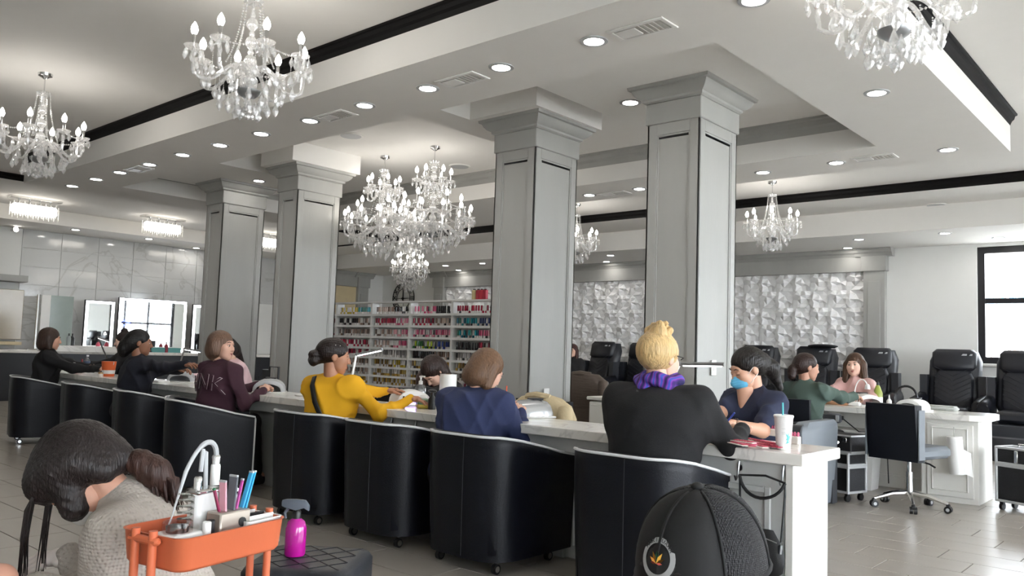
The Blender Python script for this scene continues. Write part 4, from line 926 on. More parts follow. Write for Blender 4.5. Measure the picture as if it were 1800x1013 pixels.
def lids(nm, M, sk, closed=False, lash=M_lash):
    for s in (-1, 1):
        if not closed:
            nm.put(mbvf(MB().ball((s*.031, .0815, .006), .0125, 10)), M_eyew, M); nm.put(mbvf(MB().ball((s*.031, .0915, .004), (.0062, .004, .0062), 8)), M_iris, M); nm.put(mbvf(MB().ball((s*.031, .0808, .0115), (.0155, .0136, .0105), 10)), sk, M); nm.put(mbvf(MB().ball((s*.031, .0800, -.003), (.015, .0132, .0075), 10)), sk, M)
        else: nm.put(mbvf(MB().ball((s*.031, .0805, .005), (.0155, .0135, .0125), 10)), sk, M)
        z = -.002 if closed else .013
        nm.put(mbvf(MB().tube([(s*.046, .081, z-.002), (s*.038, .0905, z+.002), (s*.029, .0945, z+.002), (s*.018, .089, z-.001)], .0017, 5)), lash, M)
        nm.put(mbvf(MB().tube([(s*.05, .080, .028), (s*.036, .0915, .035), (s*.018, .0945, .030)], [.002, .0032, .0026], 5)), lash, M)
    nm.put(mbvf(MB().tube([(-.019, .0925, -.0605), (-.008, .0965, -.059), (0, .0968, -.0605), (.008, .0965, -.059), (.019, .0925, -.0605)], [.002, .0045, .004, .0045, .002], 6)), M_lip, M)
    nm.put(mbvf(MB().tube([(-.015, .0925, -.0655), (0, .0958, -.0695), (.015, .0925, -.0655)], [.002, .0055, .002], 6)), M_lip, M)
def hand_vf(side, curl=.5, spread=.16, pinch=False, h=.0046):
    """hand in its own frame: fingers along +y, palm down (-z), thumb towards -x for a right hand (side=1)"""
    s = side; pr = [rc((s*-.028, .03, 0), (s*.028, .03, 0), .014, .013, .012), rc((s*-.03, .075, .002), (s*.033, .07, .0), .0125, .011, .012), rc((0, -.01, 0), (0, .05, 0), .021, .022, .012), rc((s*-.02, .02, 0), (s*-.026, .07, 0), .014, .012, .012)]
    for i, (x, l) in enumerate(((-.030, .072), (-.010, .080), (.011, .075), (.031, .058))):
        c = curl*(1.0+.12*i); a = -(i-1.3)*spread*.35; p = np.array([s*x, .078-.004*abs(i-1), 0]); ang = 0
        for seg, f in enumerate((.46, .30, .24)):
            ang += c*(.55 if seg == 0 else .75); d = np.array([s*-math.sin(a)*math.cos(ang), math.cos(a)*math.cos(ang), -math.sin(ang)]); q = p+d*l*f; pr.append(rc(p, q, .0092-.0008*seg, .0086-.0009*seg, .004)); p = q
    p = np.array([s*-.026, .015, -.004]); tg = [(s*-.052, .045, -.014), (s*-.056 if not pinch else s*-.042, .075, -.028), (s*-.05 if not pinch else s*-.026, .098, -.034 if not pinch else -.05)]
    for i, q in enumerate(tg): pr.append(rc(p, q, .0125-.0014*i, .0115-.0016*i, .006)); p = q
    return nets(pr, h)
HV = {}
def frame(d, nrm):
    """matrix whose +y is d and +z is close to nrm"""
    y = Vector(d).normalized(); z = Vector(nrm); z = (z-y*z.dot(y)).normalized(); x = y.cross(z); return Matrix((x, y, z)).transposed().to_4x4()
def ik(a, b, l1, l2, pole):
    a, b = Vector(a), Vector(b); d = b-a; L = min(d.length, (l1+l2)*.995); dn = d.normalized(); x = (l1*l1-l2*l2+L*L)/(2*L); y = math.sqrt(max(0, l1*l1-x*x)); p = Vector(pole); p = (p-dn*p.dot(dn)).normalized(); return a+dn*x+p*y, a+dn*L
def wr(amp, sc=1., seed=0.):
    rg = lambda q: 1-2*np.abs(np.sin(q))**.7
    return lambda X: amp*(rg(X[:, 2]*15*sc+2.4*np.sin(X[:, 0]*13*sc+seed)+2*np.sin(X[:, 1]*11*sc))*.55+rg(X[:, 0]*17*sc+X[:, 2]*13*sc+2.3*np.sin(X[:, 1]*15*sc+seed))*.45+np.sin(X[:, 1]*41*sc-X[:, 2]*27*sc+seed)*.25)
def person(label, u, v, face, lean=.12, side=0., head=(0, 0, 0), wrists=None, sk='#c79a80', top=None, pants=None, hair=None, hairc='#2a1d18', seat=.43, hs=1., bulk=1., sleeve=1., eyes='open', hnd=(.55, .55), handdir=None, glove=None, scale=1., legs=True, detail=1., extra=None, nrm=None, knee=.36, flow='back', pinch=(False, False), shoe=True):
    """a seated figure: face = heading in degrees (90 looks along +v), lean forwards, head = (yaw, pitch, roll), wrists = world targets (left, right)"""
    F = Vector((math.cos(math.radians(face)), math.sin(math.radians(face)), 0)); Rt = Vector((F.y, -F.x, 0)); Z = Vector((0, 0, 1)); s = scale
    t = thing('person', label, 'person', P(u, v, 0)); org = Vector(t.location)
    pel = P(u, v, seat+.09); Sp = (Z*math.cos(lean)+F*math.sin(lean)+Rt*side).normalized(); Fp = (F-Sp*F.dot(Sp)).normalized(); RR = [list(Rt), list(Fp), list(Sp)]
    at = lambda r, f, up_: pel+Rt*r*s+Fp*f*s+Sp*up_*s
    nb_ = at(0, -.01, .49); hy, hp, hr = head
    HM = Matrix.Rotation(math.radians(face)-PI/2+hy, 4, 'Z') @ Matrix.Rotation(-hp, 4, 'X') @ Matrix.Rotation(hr, 4, 'Y'); hup = HM.to_3x3() @ Vector((0, -.010, .150))
    hc = nb_+hup*s; HM = Matrix.Translation(hc) @ HM @ Matrix.Scale(s*hs, 4)
    skm = skin(sk.strip('#'), sk); B = []
    wx = bulk
    hw = min(wx, 1.2); tors = [(at(0, 0, 0), (.16*hw, .122*hw, .13)), (at(0, .0, .16), (.138*wx, .105*wx, .14)), (at(0, .0, .32), (.162*wx, .112*wx, .15)), (at(0, -.01, .40), (.15*wx, .085*wx, .08))]
    for c, r in tors: B.append(el(c, [(x-.014)*s for x in r], RR, .05))
    shl = [at(-.165*(.6+.4*wx), -.005, .43), at(.165*(.6+.4*wx), -.005, .43)]; B.append(rc(shl[0], shl[1], .042*s, .042*s, .05))
    B.append(rc(nb_-Sp*.06, hc+(HM.to_3x3() @ Vector((0, -.02, -.04))), .056*s, .050*s, .03))
    T = [el(c, [x*s+.024 for x in r], RR, .06) for c, r in tors]+[rc(shl[0], shl[1], .062*s, .062*s, .06), rc(nb_-Sp*.10, nb_-Sp*.0, .085*s, .062*s, .04)]
    body = NM(); arms = []
    for i, sd in enumerate((-1, 1)):
        tgt = wrists[i] if wrists and wrists[i] is not None else at(sd*.14, .33, .14)
        el_, w_ = ik(shl[i], tgt, .285*s, .25*s, -Z*1.0+Rt*sd*.55-F*.25); arms.append((el_, w_))
        B += [rc(shl[i], el_, .044*s*(.5+.5*wx), .038*s, .03), rc(el_, w_, (.030 if sleeve > .6 else .040)*s, (.023 if sleeve > .6 else .026)*s, .02)]
        d = (w_-el_).normalized()
        if sleeve > .6: T += [rc(shl[i], el_, .059*s*(.4+.6*wx), .057*s, .075), rc(el_, el_+(w_-el_)*sleeve, .058*s, .043*s, .03)]
        else: T += [rc(shl[i], shl[i]+(el_-shl[i])*.75, .068*s*(.4+.6*wx), .066*s, .05)]
        hd = Vector(handdir[i]) if handdir and handdir[i] is not None else d
        hn = Vector(nrm[i]) if nrm and nrm[i] is not None else Z+Rt*sd*.3
        key = (sd, hnd[i], pinch[i])
        if key not in HV: HV[key] = hand_vf(sd, hnd[i], pinch=pinch[i])
        HMx = Matrix.Translation(w_) @ frame(hd, hn) @ Matrix.Scale(s, 4)
        body.put(HV[key], glove if glove else skm, HMx)
    PT = []
    if legs:
        for sd in (-1, 1):
            hip = at(sd*.085, .02, -.02); kn = hip+F*knee*s+Rt*sd*.05; kn.z = seat+.10; an = kn+F*.06-Z*(kn.z-.09); to = an+F*.15; to.z = .04
            B += [rc(hip, kn, .078*s*(.5+.5*wx), .055*s, .04), rc(kn, an, .053*s, .036*s, .03), rc(an, to, .036, .028, .02)]; PT += [rc(hip, kn, .092*s*(.5+.5*wx), .068*s, .05), rc(kn, an+Z*.02, .066*s, .052*s, .03)]
            if shoe: NM().put(nets([rc(an-F*.03-Z*.04, to+F*.02, .042, .038, .02), rc(an, an-Z*.03, .045, .045, .02)], .014), mat('shoe_dark', '#1d1b1e', .5)).obj('shoe', t, org)
        PT.append(el(pel-Z*.0, (.178*hw, .145*hw, .13), RR, .06))
    body.put(nets(B, .0135), skm); body.put(_head, skm, HM)
    if eyes: lids(body, HM, skm, eyes == 'closed')
    body.obj('body', t, org)
    K = dict(HM=HM, hc=hc, shl=shl, arms=arms, pel=pel, F=F, Rt=Rt, Sp=Sp, Fp=Fp, nb=nb_, at=at, skm=skm, T=T)
    tm, amp, sc_ = top[:3]; dsp = top[3] if len(top) > 3 else None
    NM().put(nets(T, .0105, dsp(pel, Sp) if dsp else wr(amp*1.9, sc_, u), pad=.06), tm).obj('top', t, org)
    if PT: NM().put(nets(PT, .015, wr(.004, 1), pad=.05), pants or cloth('black', '#131315')).obj('trousers', t, org)
    if hair:
        hm = hairm(hairc.strip('#'), hairc); rid = (lambda X: .0018*np.sin(np.arctan2(X[:, 0], X[:, 2]+.02)*40+1.5*np.sin(X[:, 1]*14))) if flow == 'back' else (lambda X: .0018*np.sin(np.arctan2(X[:, 0], X[:, 1]+.03)*44+1.5*np.sin(X[:, 2]*14)))
        NM().put(nets(hair, .0066, rid), hm, HM).obj('hair', t, org)
    if extra: extra(t, org, K)
    return t
CAP = [el((0, -.022, .038), (.088, .106, .092), k=.02)]
FACE = sub(el((0, .11, -.035), (.066, .072, .092), k=.02)); FACE2 = sub(el((0, .115, -.05), (.062, .075, .098), k=.02))
EARS = [sub(el((-.085, .012, -.03), (.02, .03, .042), k=.012)), sub(el((.085, .012, -.03), (.02, .03, .042), k=.012))]
def bob(l=.10): return CAP+[el((0, -.045, -.03), (.098, .082, .10), k=.04), rc((-.075, -.02, .02), (-.088, .0, -l), .035, .03, .04), rc((.075, -.02, .02), (.088, .0, -l), .035, .03, .04), el((0, -.07, -l*.8), (.085, .05, .06), k=.04), FACE2]
def pony(low=False): return CAP+[el((0, -.06, .0), (.075, .075, .075), k=.04), FACE]+EARS
def cz(px, py): return G(px, py, ZT+.05)
cblack = cloth('black_jersey', '#0e0e11'); 
def back_point(k, r, up_, off=.004, sgn=-1):
    """point on the outside of the sweater at side offset r and height up_, found by walking in from behind"""
    p0 = k['at'](r, sgn*.42, up_); fs_ = np.linspace(0, .42, 160); X = np.array([list(p0-k['Fp']*sgn*f) for f in fs_], dtype=np.float32); d = field(k['T'], X); i = int(np.argmax(d < off+.008)); return p0-k['Fp']*sgn*float(fs_[i])
# -- the blonde woman: wide black top gathered at the waist
def peplum(pel, Sp):
    z0 = pel.z+.13
    def f(X):
        zz = X[:, 2]; lo = np.clip((z0-zz)/.05, 0, 1); a = np.arctan2(X[:, 0]-pel.x, X[:, 1]-pel.y); return lo*(.028+.010*np.sin(a*26+4*np.sin(zz*20)))-.012*np.exp(-((zz-z0)/.018)**2)+wr(.006, .8)(X)
    return f
def x_blonde(t, org, k):
    H = k['HM']; sc = MATS.get('scarf') 
    m = bpy.data.materials.new('plaid_scarf'); m.use_nodes = True; N = m.node_tree.nodes; L = m.node_tree.links; tc = N.new('ShaderNodeTexCoord'); wv = N.new('ShaderNodeTexWave'); wv.inputs['Scale'].default_value = 9; wv.inputs['Distortion'].default_value = 2; L.new(tc.outputs['Object'], wv.inputs[0]); rp = N.new('ShaderNodeValToRGB'); L.new(wv.outputs[0], rp.inputs[0])
    e = rp.color_ramp.elements; e[0].color = lin('#1d1a4f')+(1,); e[1].color = lin('#2e4fae')+(1,); q = e.new(.45); q.color = lin('#5b2a8c')+(1,); q = e.new(.62); q.color = lin('#8a3aa0')+(1,); L.new(rp.outputs[0], N['Principled BSDF'].inputs['Base Color']); N['Principled BSDF'].inputs['Roughness'].default_value = .85
    nbk = k['nb']; F, Rt, Z = k['F'], k['Rt'], Vector((0, 0, 1)); pr = []
    for j in range(14):
        a = 2*PI*j/14; b = 2*PI*(j+1)/14; q = lambda a: nbk+Z*.035+(Rt*math.cos(a)*.088+F*math.sin(a)*.078)+Z*.012*math.sin(3*a); pr += [rc(q(a), q(b), .034, .034, .02)]
    pr += [rc(nbk+Rt*.07-F*.08+Z*.01, nbk+Rt*.13-F*.075-Z*.09, .035, .02, .02), rc(nbk-Rt*.05-F*.09, nbk-Rt*.1-F*.10-Z*.05, .03, .018, .02)]
    NM().put(nets(pr, .009, lambda X: .005*np.sin(X[:, 2]*120+X[:, 0]*60)), m).obj('scarf', t, org)
    NM().put(mbvf(MB().tube([(.079, -.03, .012), (.084, .03, .018), (.078, .085, .016), (.05, .102, .008)], .0028, 5)), M_lash, H).obj('glasses', t, org)
person('blonde woman with a high bun, black top and purple plaid scarf', 2.12, 3.50, 106, .16, head=(-.45, .12, 0), wrists=[P(2.25, 3.98, ZT+.06), P(1.90, 4.0, ZT+.06)], sk='#d9ae97', top=(cblack, .006, .8, peplum), bulk=1.5, seat=.46,
       hair=CAP+[el((0, -.03, .03), (.092, .11, .10), k=.03), rc((0, -.03, .09), (0, -.03, .12), .052, .05, .02), el((.022, -.055, .130), (.044, .036, .038), k=.008), el((-.03, -.02, .132), (.036, .046, .038), k=.008), rc((-.045, -.055, .13), (.03, -.06, .165), .022, .018, .006), rc((.045, .0, .14), (-.02, .02, .165), .02, .016, .006), rc((-.04, -.03, .16), (.035, -.02, .172), .017, .014, .006), FACE, sub(el((0, -.03, .128), (.012, .012, .05), k=.01)), FACE]+EARS, hairc='#cbab78', flow='down', extra=x_blonde, eyes='open')
# -- masked nail technician
def x_mask(t, org, k):
    m = cloth('surgical_blue', '#5fb2d8', rough=.7); H = k['HM']
    pr = [el((0, .058, -.058), (.062, .062, .052), k=.02), rc((0, .10, -.02), (0, .115, -.05), .012, .02, .02), sub(el((0, -.02, -.03), (.1, .078, .2), k=.01))]
    NM().put(nets(pr, .005, lambda X: .0016*np.sin(X[:, 2]*420)), m, H).obj('face_mask', t, org)
    nm = NM()
    for s in (-1, 1):
        nm.put(mbvf(MB().tube([(s*.055, .062, -.03), (s*.072, .03, -.005), (s*.083, -.005, .022)], .0018, 5)), M_plw, H); nm.put(mbvf(MB().tube([(s*.05, .06, -.085), (s*.072, .03, -.06), (s*.084, -.012, -.03)], .0018, 5)), M_plw, H)
    nm.obj('mask_loop', t, org)
    el_, w_ = k['arms'][0]; d = (w_-el_).normalized(); c = w_-d*.035; x = d.orthogonal().normalized(); y = d.cross(x)
    for j in range(14): a = 2*PI*j/14; o = mobj('bracelet_bead', BEAD, t, c+(x*math.cos(a)+y*math.sin(a))*.031-org)
    pr = [rc(k['at'](0, .055, .515), k['at'](0, .130, .35), .05, .004, .02)]
    NM().put(nets(pr, .008), k['skm']).obj('neckline_skin', t, org)
    NM().put(nets([rc(k['nb']-k['Rt']*.065-Vector((0, 0, .0)), k['at'](-.035, .125, .36), .022, .012, .02), rc(k['nb']+k['Rt']*.065, k['at'](.035, .125, .36), .022, .012, .02), rc(k['nb']-k['Rt']*.065-k['F']*.02, k['nb']+k['Rt']*.065-k['F']*.02, .02, .02, .06)], .008), MATS['cloth_navy_shirt']).obj('collar', t, org)
BEAD = MB().ball((0, 0, 0), .006, 6).mesh('bracelet_bead', mat('bracelet_brown', '#3a2620', .4))
navy = cloth('navy_shirt', '#262c44')
person('nail technician in a blue face mask and navy shirt, looking down', 2.13, 4.84, -112, .26, head=(-.22, .42, -.05), wrists=[P(2.06, 4.20, ZT+.07), P(2.24, 4.24, ZT+.075)], sk='#c99a80', top=(navy, .006, .9), sleeve=.12, eyes='closed', bulk=1.06, seat=.43,
       hair=CAP+[el((0, -.07, .0), (.078, .07, .07), k=.04), rc((0, -.12, .0), (.0, -.15, -.06), .045, .05, .03), rc((0, -.15, -.06), (0, -.165, -.2), .05, .02, .03), FACE]+EARS, hairc='#17120f', extra=x_mask, hnd=(.75, .7), pinch=(True, True), handdir=[(.15, -.9, -.1), (.3, -.9, -.1)])
# -- navy sweater
person('woman with light brown bobbed hair in a navy sweater, head bowed', 3.40, 3.48, 103, .30, head=(-.45, .55, .05), wrists=[P(3.55, 3.98, ZT+.05), P(3.34, 3.93, ZT+.03)], sk='#d6aa94', top=(cloth('navy_sweat', '#2b3458', bump=.15), .0065, .9), bulk=1.28, hair=bob(.10), hairc='#6b4f3a', flow='down', seat=.38, eyes='closed')
# -- yellow sweater
def x_yellow(t, org, k):
    at = k['at']; pts = [back_point(k, r_, z_, .008) for r_, z_ in ((-.075, .485), (-.055, .42), (-.005, .31), (.055, .21), (.115, .12), (.17, .04))]
    front = [back_point(k, r_, z_, .008, 1) for r_, z_ in ((.12, .05), (.03, .2), (-.05, .38), (-.075, .48))]
    rings = []
    for i, p in enumerate(pts): 
        d = (pts[min(i+1, 5)]-pts[max(i-1, 0)]).normalized(); n_ = -k['Fp']; w_ = d.cross(n_).normalized()*.018; rings.append([p+w_, p+w_+n_*.006, p-w_+n_*.006, p-w_])
    nm = NM(); mb = MB().loft(rings); nm.put(mbvf(mb), M_nylon); nm.put(mbvf(MB().tube(front, .012, 6)), M_nylon); nm.obj('bag_strap', t, org)
    nm = NM(); rr = random.Random(5)
    for q in range(24): nm.put(mbvf(MB().ball((.083*math.cos(q*.27), .0+.095*math.sin(q*.27-.1)-.0, .05+.03*math.sin(q*2.)), .004, 5)), M_chrome, k['HM'])
    nm.obj('hair_gems', t, org)
person('woman in a bright yellow sweater with a black crossbody strap and curly bun', 4.76, 3.50, 106, .12, head=(-.85, .14, 0), wrists=[P(4.62, 4.0, ZT+.10), P(4.36, 3.92, ZT+.07)], sk='#a8765a', top=(cloth('yellow_fleece', '#dca312', bump=.12), .009, .7), bulk=1.12,
       hair=CAP+[el((0, -.06, .02), (.08, .08, .08), k=.03), el((0, -.125, -.03), (.055, .05, .05), k=.02), el((.03, -.14, -.06), (.034, .034, .034), k=.01), el((-.03, -.145, -.05), (.036, .034, .036), k=.01), el((.0, -.15, -.015), (.034, .034, .034), k=.01), el((.03, -.14, -.01), (.03, .03, .03), k=.01), FACE]+EARS, hairc='#1f1512', extra=x_yellow, seat=.39, handdir=[None, (.8, .5, -.1)], hnd=(.35, .3))
# -- maroon sweater with lettering across the shoulders
def x_maroon(t, org, k):
    me = text_mesh('PINK', .18, .0015); o = mobj('lettering', me, t); mm_ = mat('letter_white', '#cfc6c6', .8); me.materials.append(mm_)
    m2 = text_mesh('PINK', .18, .0015); 
    c = k['at'](.0, -.152, .335); Mx = Matrix((k['Rt'], k['Sp'], -k['Fp'])).transposed().to_4x4()
    # bend the letters round the back and keep only their outline strokes
    def lay(me_, lift):
        for v_ in me_.vertices:
            x, y, z = v_.co; v_.co = back_point(k, x+.0, .33+y-x*x*.8, lift+z)-org
    lay(me, .004)
    inn = mobj('lettering_fill', m2, t); m2.materials.append(MATS['cloth_maroon'])
    bm_ = bmesh.new(); bm_.from_mesh(m2); 
    for lp in (0,):
        bmesh.ops.remove_doubles(bm_, verts=bm_.verts, dist=1e-5)
        es = [e for e in bm_.edges if e.is_boundary or (len(e.link_faces) == 2 and e.link_faces[0].normal.dot(e.link_faces[1].normal) < .5)]
        off = {}
        for e in es:
            f = max(e.link_faces, key=lambda f: f.normal.z)
            if f.normal.z < .5: continue
            inw = f.normal.cross(e.verts[1].co-e.verts[0].co).normalized(); mid = (e.verts[0].co+e.verts[1].co)/2
            if inw.dot(f.calc_center_median()-mid) < 0: inw = -inw
            for v_ in e.verts: off.setdefault(v_, []).append(inw)
        for v_, l in off.items(): v_.co += sum(l, Vector())/len(l)*.0065
    bm_.to_mesh(m2); bm_.free(); lay(m2, .0065)
    NM().put(nets([rc(k['at'](-.17, .0, -.03), k['at'](.17, .02, -.03), .004, .004)], .004), M_plw) if False else None
maroon = cloth('maroon', '#3d1f2c', bump=.12)
person('woman in a maroon sweater with outlined white lettering on the back', 6.28, 3.50, 96, .10, side=.02, head=(-1.2, .02, 0), wrists=[P(6.3, 3.88, ZT+.05), P(6.05, 3.80, .80)], sk='#d3a58f', top=(maroon, .008, .8), bulk=1.18, hair=bob(.055), hairc='#6a5040', flow='down', extra=x_maroon, hnd=(.8, .8), knee=.27, pants=cloth('black_leggings', '#121215'))
# -- dark-haired woman stretching her arm towards the maroon sweater
person('dark-haired woman in black reaching her arm out along the counter', 7.86, 3.52, 66, .12, head=(-.05, .08, 0), wrists=[P(7.1, 3.95, ZT+.12), P(6.98, 3.80, .98)], sk='#8e6048', top=(cloth('midnight', '#151722'), .008, .8), bulk=1.2, hair=CAP+[el((0, -.075, -.01), (.088, .075, .09), k=.04), el((0, -.13, -.07), (.07, .06, .09), k=.04), FACE]+EARS, hairc='#100d0d', hnd=(.5, .35), handdir=[None, (.95, .2, .05)])
# -- brown bob far left
person('woman with a brown bob in a black long-sleeved top', 10.1, 3.52, 76, .10, head=(-.02, .12, 0), wrists=[P(9.75, 3.98, ZT+.07), P(9.62, 3.92, ZT+.07)], sk='#c9977f', top=(cblack, .007, .8), bulk=1.1, hair=bob(.10), hairc='#3b2a22', flow='down', hnd=(.45, .45))
# -- technician with a top knot
person('nail technician with a dark top knot behind the counter, facing the woman in black', 10.75, 4.78, -118, .18, head=(0, .2, 0), wrists=[P(10.5, 4.2, ZT+.06), P(10.7, 4.2, ZT+.06)], sk='#d8b29f', top=(cblack, .006, .8), hair=pony()+[el((0, -.03, .135), (.042, .042, .036), k=.02)], hairc='#241a17')
# -- pale pink top, bowed
person('nail technician in a pale pink top bowing over the counter, long dark hair', 8.05, 4.86, -100, .42, head=(.1, .55, 0), wrists=[P(8.2, 4.25, ZT+.06), P(7.75, 4.2, ZT+.06)], sk='#d6ae98', top=(cloth('pale_pink', '#d9b9bd', bump=.12), .007, .8), bulk=1.05, hair=CAP+[el((0, -.07, -.02), (.085, .07, .09), k=.04), rc((.02, -.1, -.05), (.06, -.11, -.25), .06, .03, .04), FACE], hairc='#1d1513', eyes='closed')
def x_long(t, org, k):
    h0 = k['hc']; sd = Vector((-.72, -.69, 0)); Z = Vector((0, 0, 1)); pr = [rc(h0+sd*.05, h0+sd*.085-Z*.06, .05, .045, .03), rc(h0+sd*.085-Z*.06, h0+sd*.12-Z*.24, .045, .03, .03)]
    NM().put(nets(pr, .007, lambda X: .002*np.sin((X[:, 0]-X[:, 1])*170)), hairm('chestnut', '#3d2a22')).obj('long_lock', t, org)
# -- long hair behind the towel roll
person('nail technician with long dark brown hair behind the paper towel roll', 4.92, 4.92, -95, .32, head=(.2, 1.0, 0), wrists=[P(5.1, 4.25, ZT+.06), P(4.75, 4.25, ZT+.06)], sk='#cfa590', top=(cblack, .006, .8), hair=CAP+[el((0, -.06, -.03), (.09, .075, .1), k=.04), rc((.07, -.0, -.04), (.10, .02, -.26), .045, .03, .04), rc((-.06, -.03, -.05), (-.07, -.03, -.24), .045, .03, .04), sub(el((0, .14, -.07), (.05, .075, .09), k=.02))], hairc='#2b1c17', flow='down', eyes='closed', seat=.36, extra=x_long)
# -- right-hand desk pair
person('nail technician in a sage green sweater with a curly ponytail', 2.90, 7.32, 80, .14, head=(-.6, .12, 0), wrists=[P(3.0, 7.85, ZT+.12), P(2.62, 7.9, ZT+.10)], sk='#bf8f78', top=(cloth('sage_green', '#46564e'), .006, .8), hair=CAP+[el((0, -.06, .0), (.078, .075, .075), k=.03), el((0, -.13, -.05), (.045, .045, .055), k=.02), el((.02, -.14, -.10), (.035, .035, .04), k=.02), FACE]+EARS, hairc='#2e1d18', seat=.41)
person('girl with long brown hair in a pink vest facing the camera across the desk', 2.96, 9.0, -108, .12, head=(.32, .06, .06), wrists=[P(2.75, 8.45, ZT+.07), P(3.1, 8.4, ZT+.08)], sk='#dcb3a0', top=(cloth('pink_vest', '#c8a09a', bump=.2), .007, .8), bulk=.92, seat=.44, hair=CAP+[el((0, -.05, -.03), (.098, .075, .1), k=.04), rc((-.08, .0, .0), (-.10, .07, -.34), .042, .045, .04), rc((.08, .0, .0), (.10, .07, -.34), .042, .045, .04), rc((0, -.08, -.1), (0, -.1, -.3), .07, .06, .05), FACE2], hairc='#48301f', flow='down')
# -- far pedicure customer
person('woman in black with dark red hair sitting in front of the turned pedicure chair', 8.83, 11.75, -70, .0, head=(0, .0, 0), wrists=[None, None], sk='#d6ab97', top=(cblack, .005, .8), hair=CAP+[rc((-.08, .0, .0), (-.09, .03, -.2), .035, .035, .04), rc((.08, .0, .0), (.09, .03, -.2), .035, .035, .04), FACE2], hairc='#3a1f1c', seat=.5)
# -- pedicurist stooping in the foreground
knit = mat('cloth_waffle_knit', '#b3aaa0', .9, var=.12, vscale=90, bump=.8, bscale=95, kind='weave')
def x_tech(t, org, k):
    H = k['HM']; hm = hairm('ponytail_brown', '#3b2620'); nm = NM()
    b0 = H @ Vector((0, -.085, -.085)); bk = -k['F']; Z = Vector((0, 0, 1)); b1 = b0+bk*.05-Z*.012; b2 = b0+bk*.095-Z*.04; b3 = b0+bk*.125-Z*.075
    pr = [rc(b0, b1, .024, .034, .02), rc(b1, b2, .035, .042, .03), rc(b2, b3, .042, .038, .03)]
    nm.put(nets(pr, .006, lambda X: .0016*np.sin(X[:, 0]*190+X[:, 1]*150+3*np.sin(X[:, 2]*30))), hm)
    rr = random.Random(3)
    for q in range(70):
        x = rr.uniform(-.036, .036); y = rr.uniform(-.036, .036); a = b3+k['Rt']*x+bk*y; nm.put(mbvf(MB().tube([b2+(a-b3)*.5, a+Z*.01, a-Z*.03+bk*.008, a-Z*(.06+rr.uniform(0, .03))+bk*.02+k['Rt']*rr.uniform(-.012, .012)], [.004, .007, .006, .0008], 4)), hm)
    nm.obj('ponytail', t, org); NM().put(mbvf(MB().tube([(.03*math.cos(a), -.088, -.085+.03*math.sin(a)) for a in [2*PI*j/16 for j in range(16)]], .007, 6, closed=True)), M_plk, H).obj('hair_tie', t, org)
    nm = NM(); hb = MATS['hair_241d1c']
    for q in range(26):
        sd = -1 if q % 3 else 1; a = Vector((sd*(.055+rr.uniform(-.012, .012)), .075+rr.uniform(-.02, .02), .05)); e = a+Vector((rr.uniform(-.01, .02)*sd, .075+rr.uniform(-.02, .02), -.11-rr.uniform(0, .12)))
        w3 = H.inverted().to_3x3() @ Vector((0, 0, -1)); w3 = w3/w3.length
        nm.put(mbvf(MB().tube([a, a+Vector((0, .035, .0)), a+Vector((0, .05, 0))+w3*.06, a+Vector((0, .05, 0))+w3*(.13+rr.uniform(0, .13))+Vector((rr.uniform(-.02, .02), rr.uniform(-.02, .02), 0))], [.005, .004, .0026, .0006], 4)), hb, H)
    nm.obj('loose_strands', t, org)
    el_, w_ = k['arms'][0]; d = (w_-el_).normalized(); NM().put(nets([rc(w_-d*.05, w_-d*.028, .036, .04, .01)], .008), MATS['latex_glove']).obj('glove_cuff', t, org)
    NM().put(nets([el((0, .066, -.068), (.058, .055, .045), k=.02), sub(el((0, -.02, -.03), (.1, .078, .2), k=.01))], .006), M_plw, H).obj('face_mask', t, org)
mat('latex_glove', '#cfc4bd', .45, var=.05, bump=.05)
tw = G(62, 985, .58)
person('pedicurist with a dark ponytail in a beige waffle-knit sweater, stooping', 2.40, 1.345, 230, .52, side=0, head=(-.05, 1.12, .0), wrists=[G(122, 978, .50), G(70, 1035, .46)], sk='#c4937c', top=(knit, .006, .7), bulk=1.0, seat=.15, scale=1.08, hs=1.04, hair=CAP+[el((0, -.055, .0), (.083, .082, .08), k=.04), el((0, .03, .06), (.078, .07, .055), k=.03), rc((0, -.07, -.04), (0, -.085, -.085), .055, .034, .03), rc((-.066, .0, .03), (-.060, .066, -.055), .042, .036, .03), rc((.066, .0, .03), (.060, .066, -.055), .042, .036, .03), el((0, .06, .05), (.075, .055, .055), k=.03), rc((-.07, -.04, .0), (-.06, -.05, -.07), .04, .035, .03), rc((.07, -.04, .0), (.06, -.05, -.07), .04, .035, .03), el((0, -.07, -.05), (.07, .05, .05), k=.03), sub(el((0, .14, -.07), (.045, .075, .09), k=.02))], hairc='#241d1c', extra=x_tech, flow='down', glove=MATS['latex_glove'], handdir=[(-.40, -.90, -.10), None], hnd=(.65, .5), pinch=(True, False), pants=cloth('indigo', '#15161c'), eyes='closed', legs=True)
# -- the client's foot she is holding
t = thing('person', 'bare toes of a client reaching in at the pedicurist\'s gloved hand', 'person', G(0, 1002, .56)); org = Vector(t.location); q0 = G(-110, 1035, .50); q1 = G(-2, 1004, .52); pr = [rc(q0, q0*.5+q1*.5, .04, .034, .02), rc(q0*.5+q1*.5, q1, .034, .022, .02), rc(q0+Vector((.1, .12, .02)), q0, .045, .04, .02)]
dx = (q1-q0).normalized(); sx = Vector((0, 0, 1)).cross(dx).normalized()
for j in range(5): b0_ = q1+sx*(.028-.014*j)-dx*.01; pr.append(rc(b0_, b0_+dx*(.036-.004*j)+Vector((0, 0, -.004)), .0085 if j else .012, .0075 if j else .011, .004))
NM().put(nets(pr, .0046), skin('foot', '#cf9a84')).obj('foot', t, org)
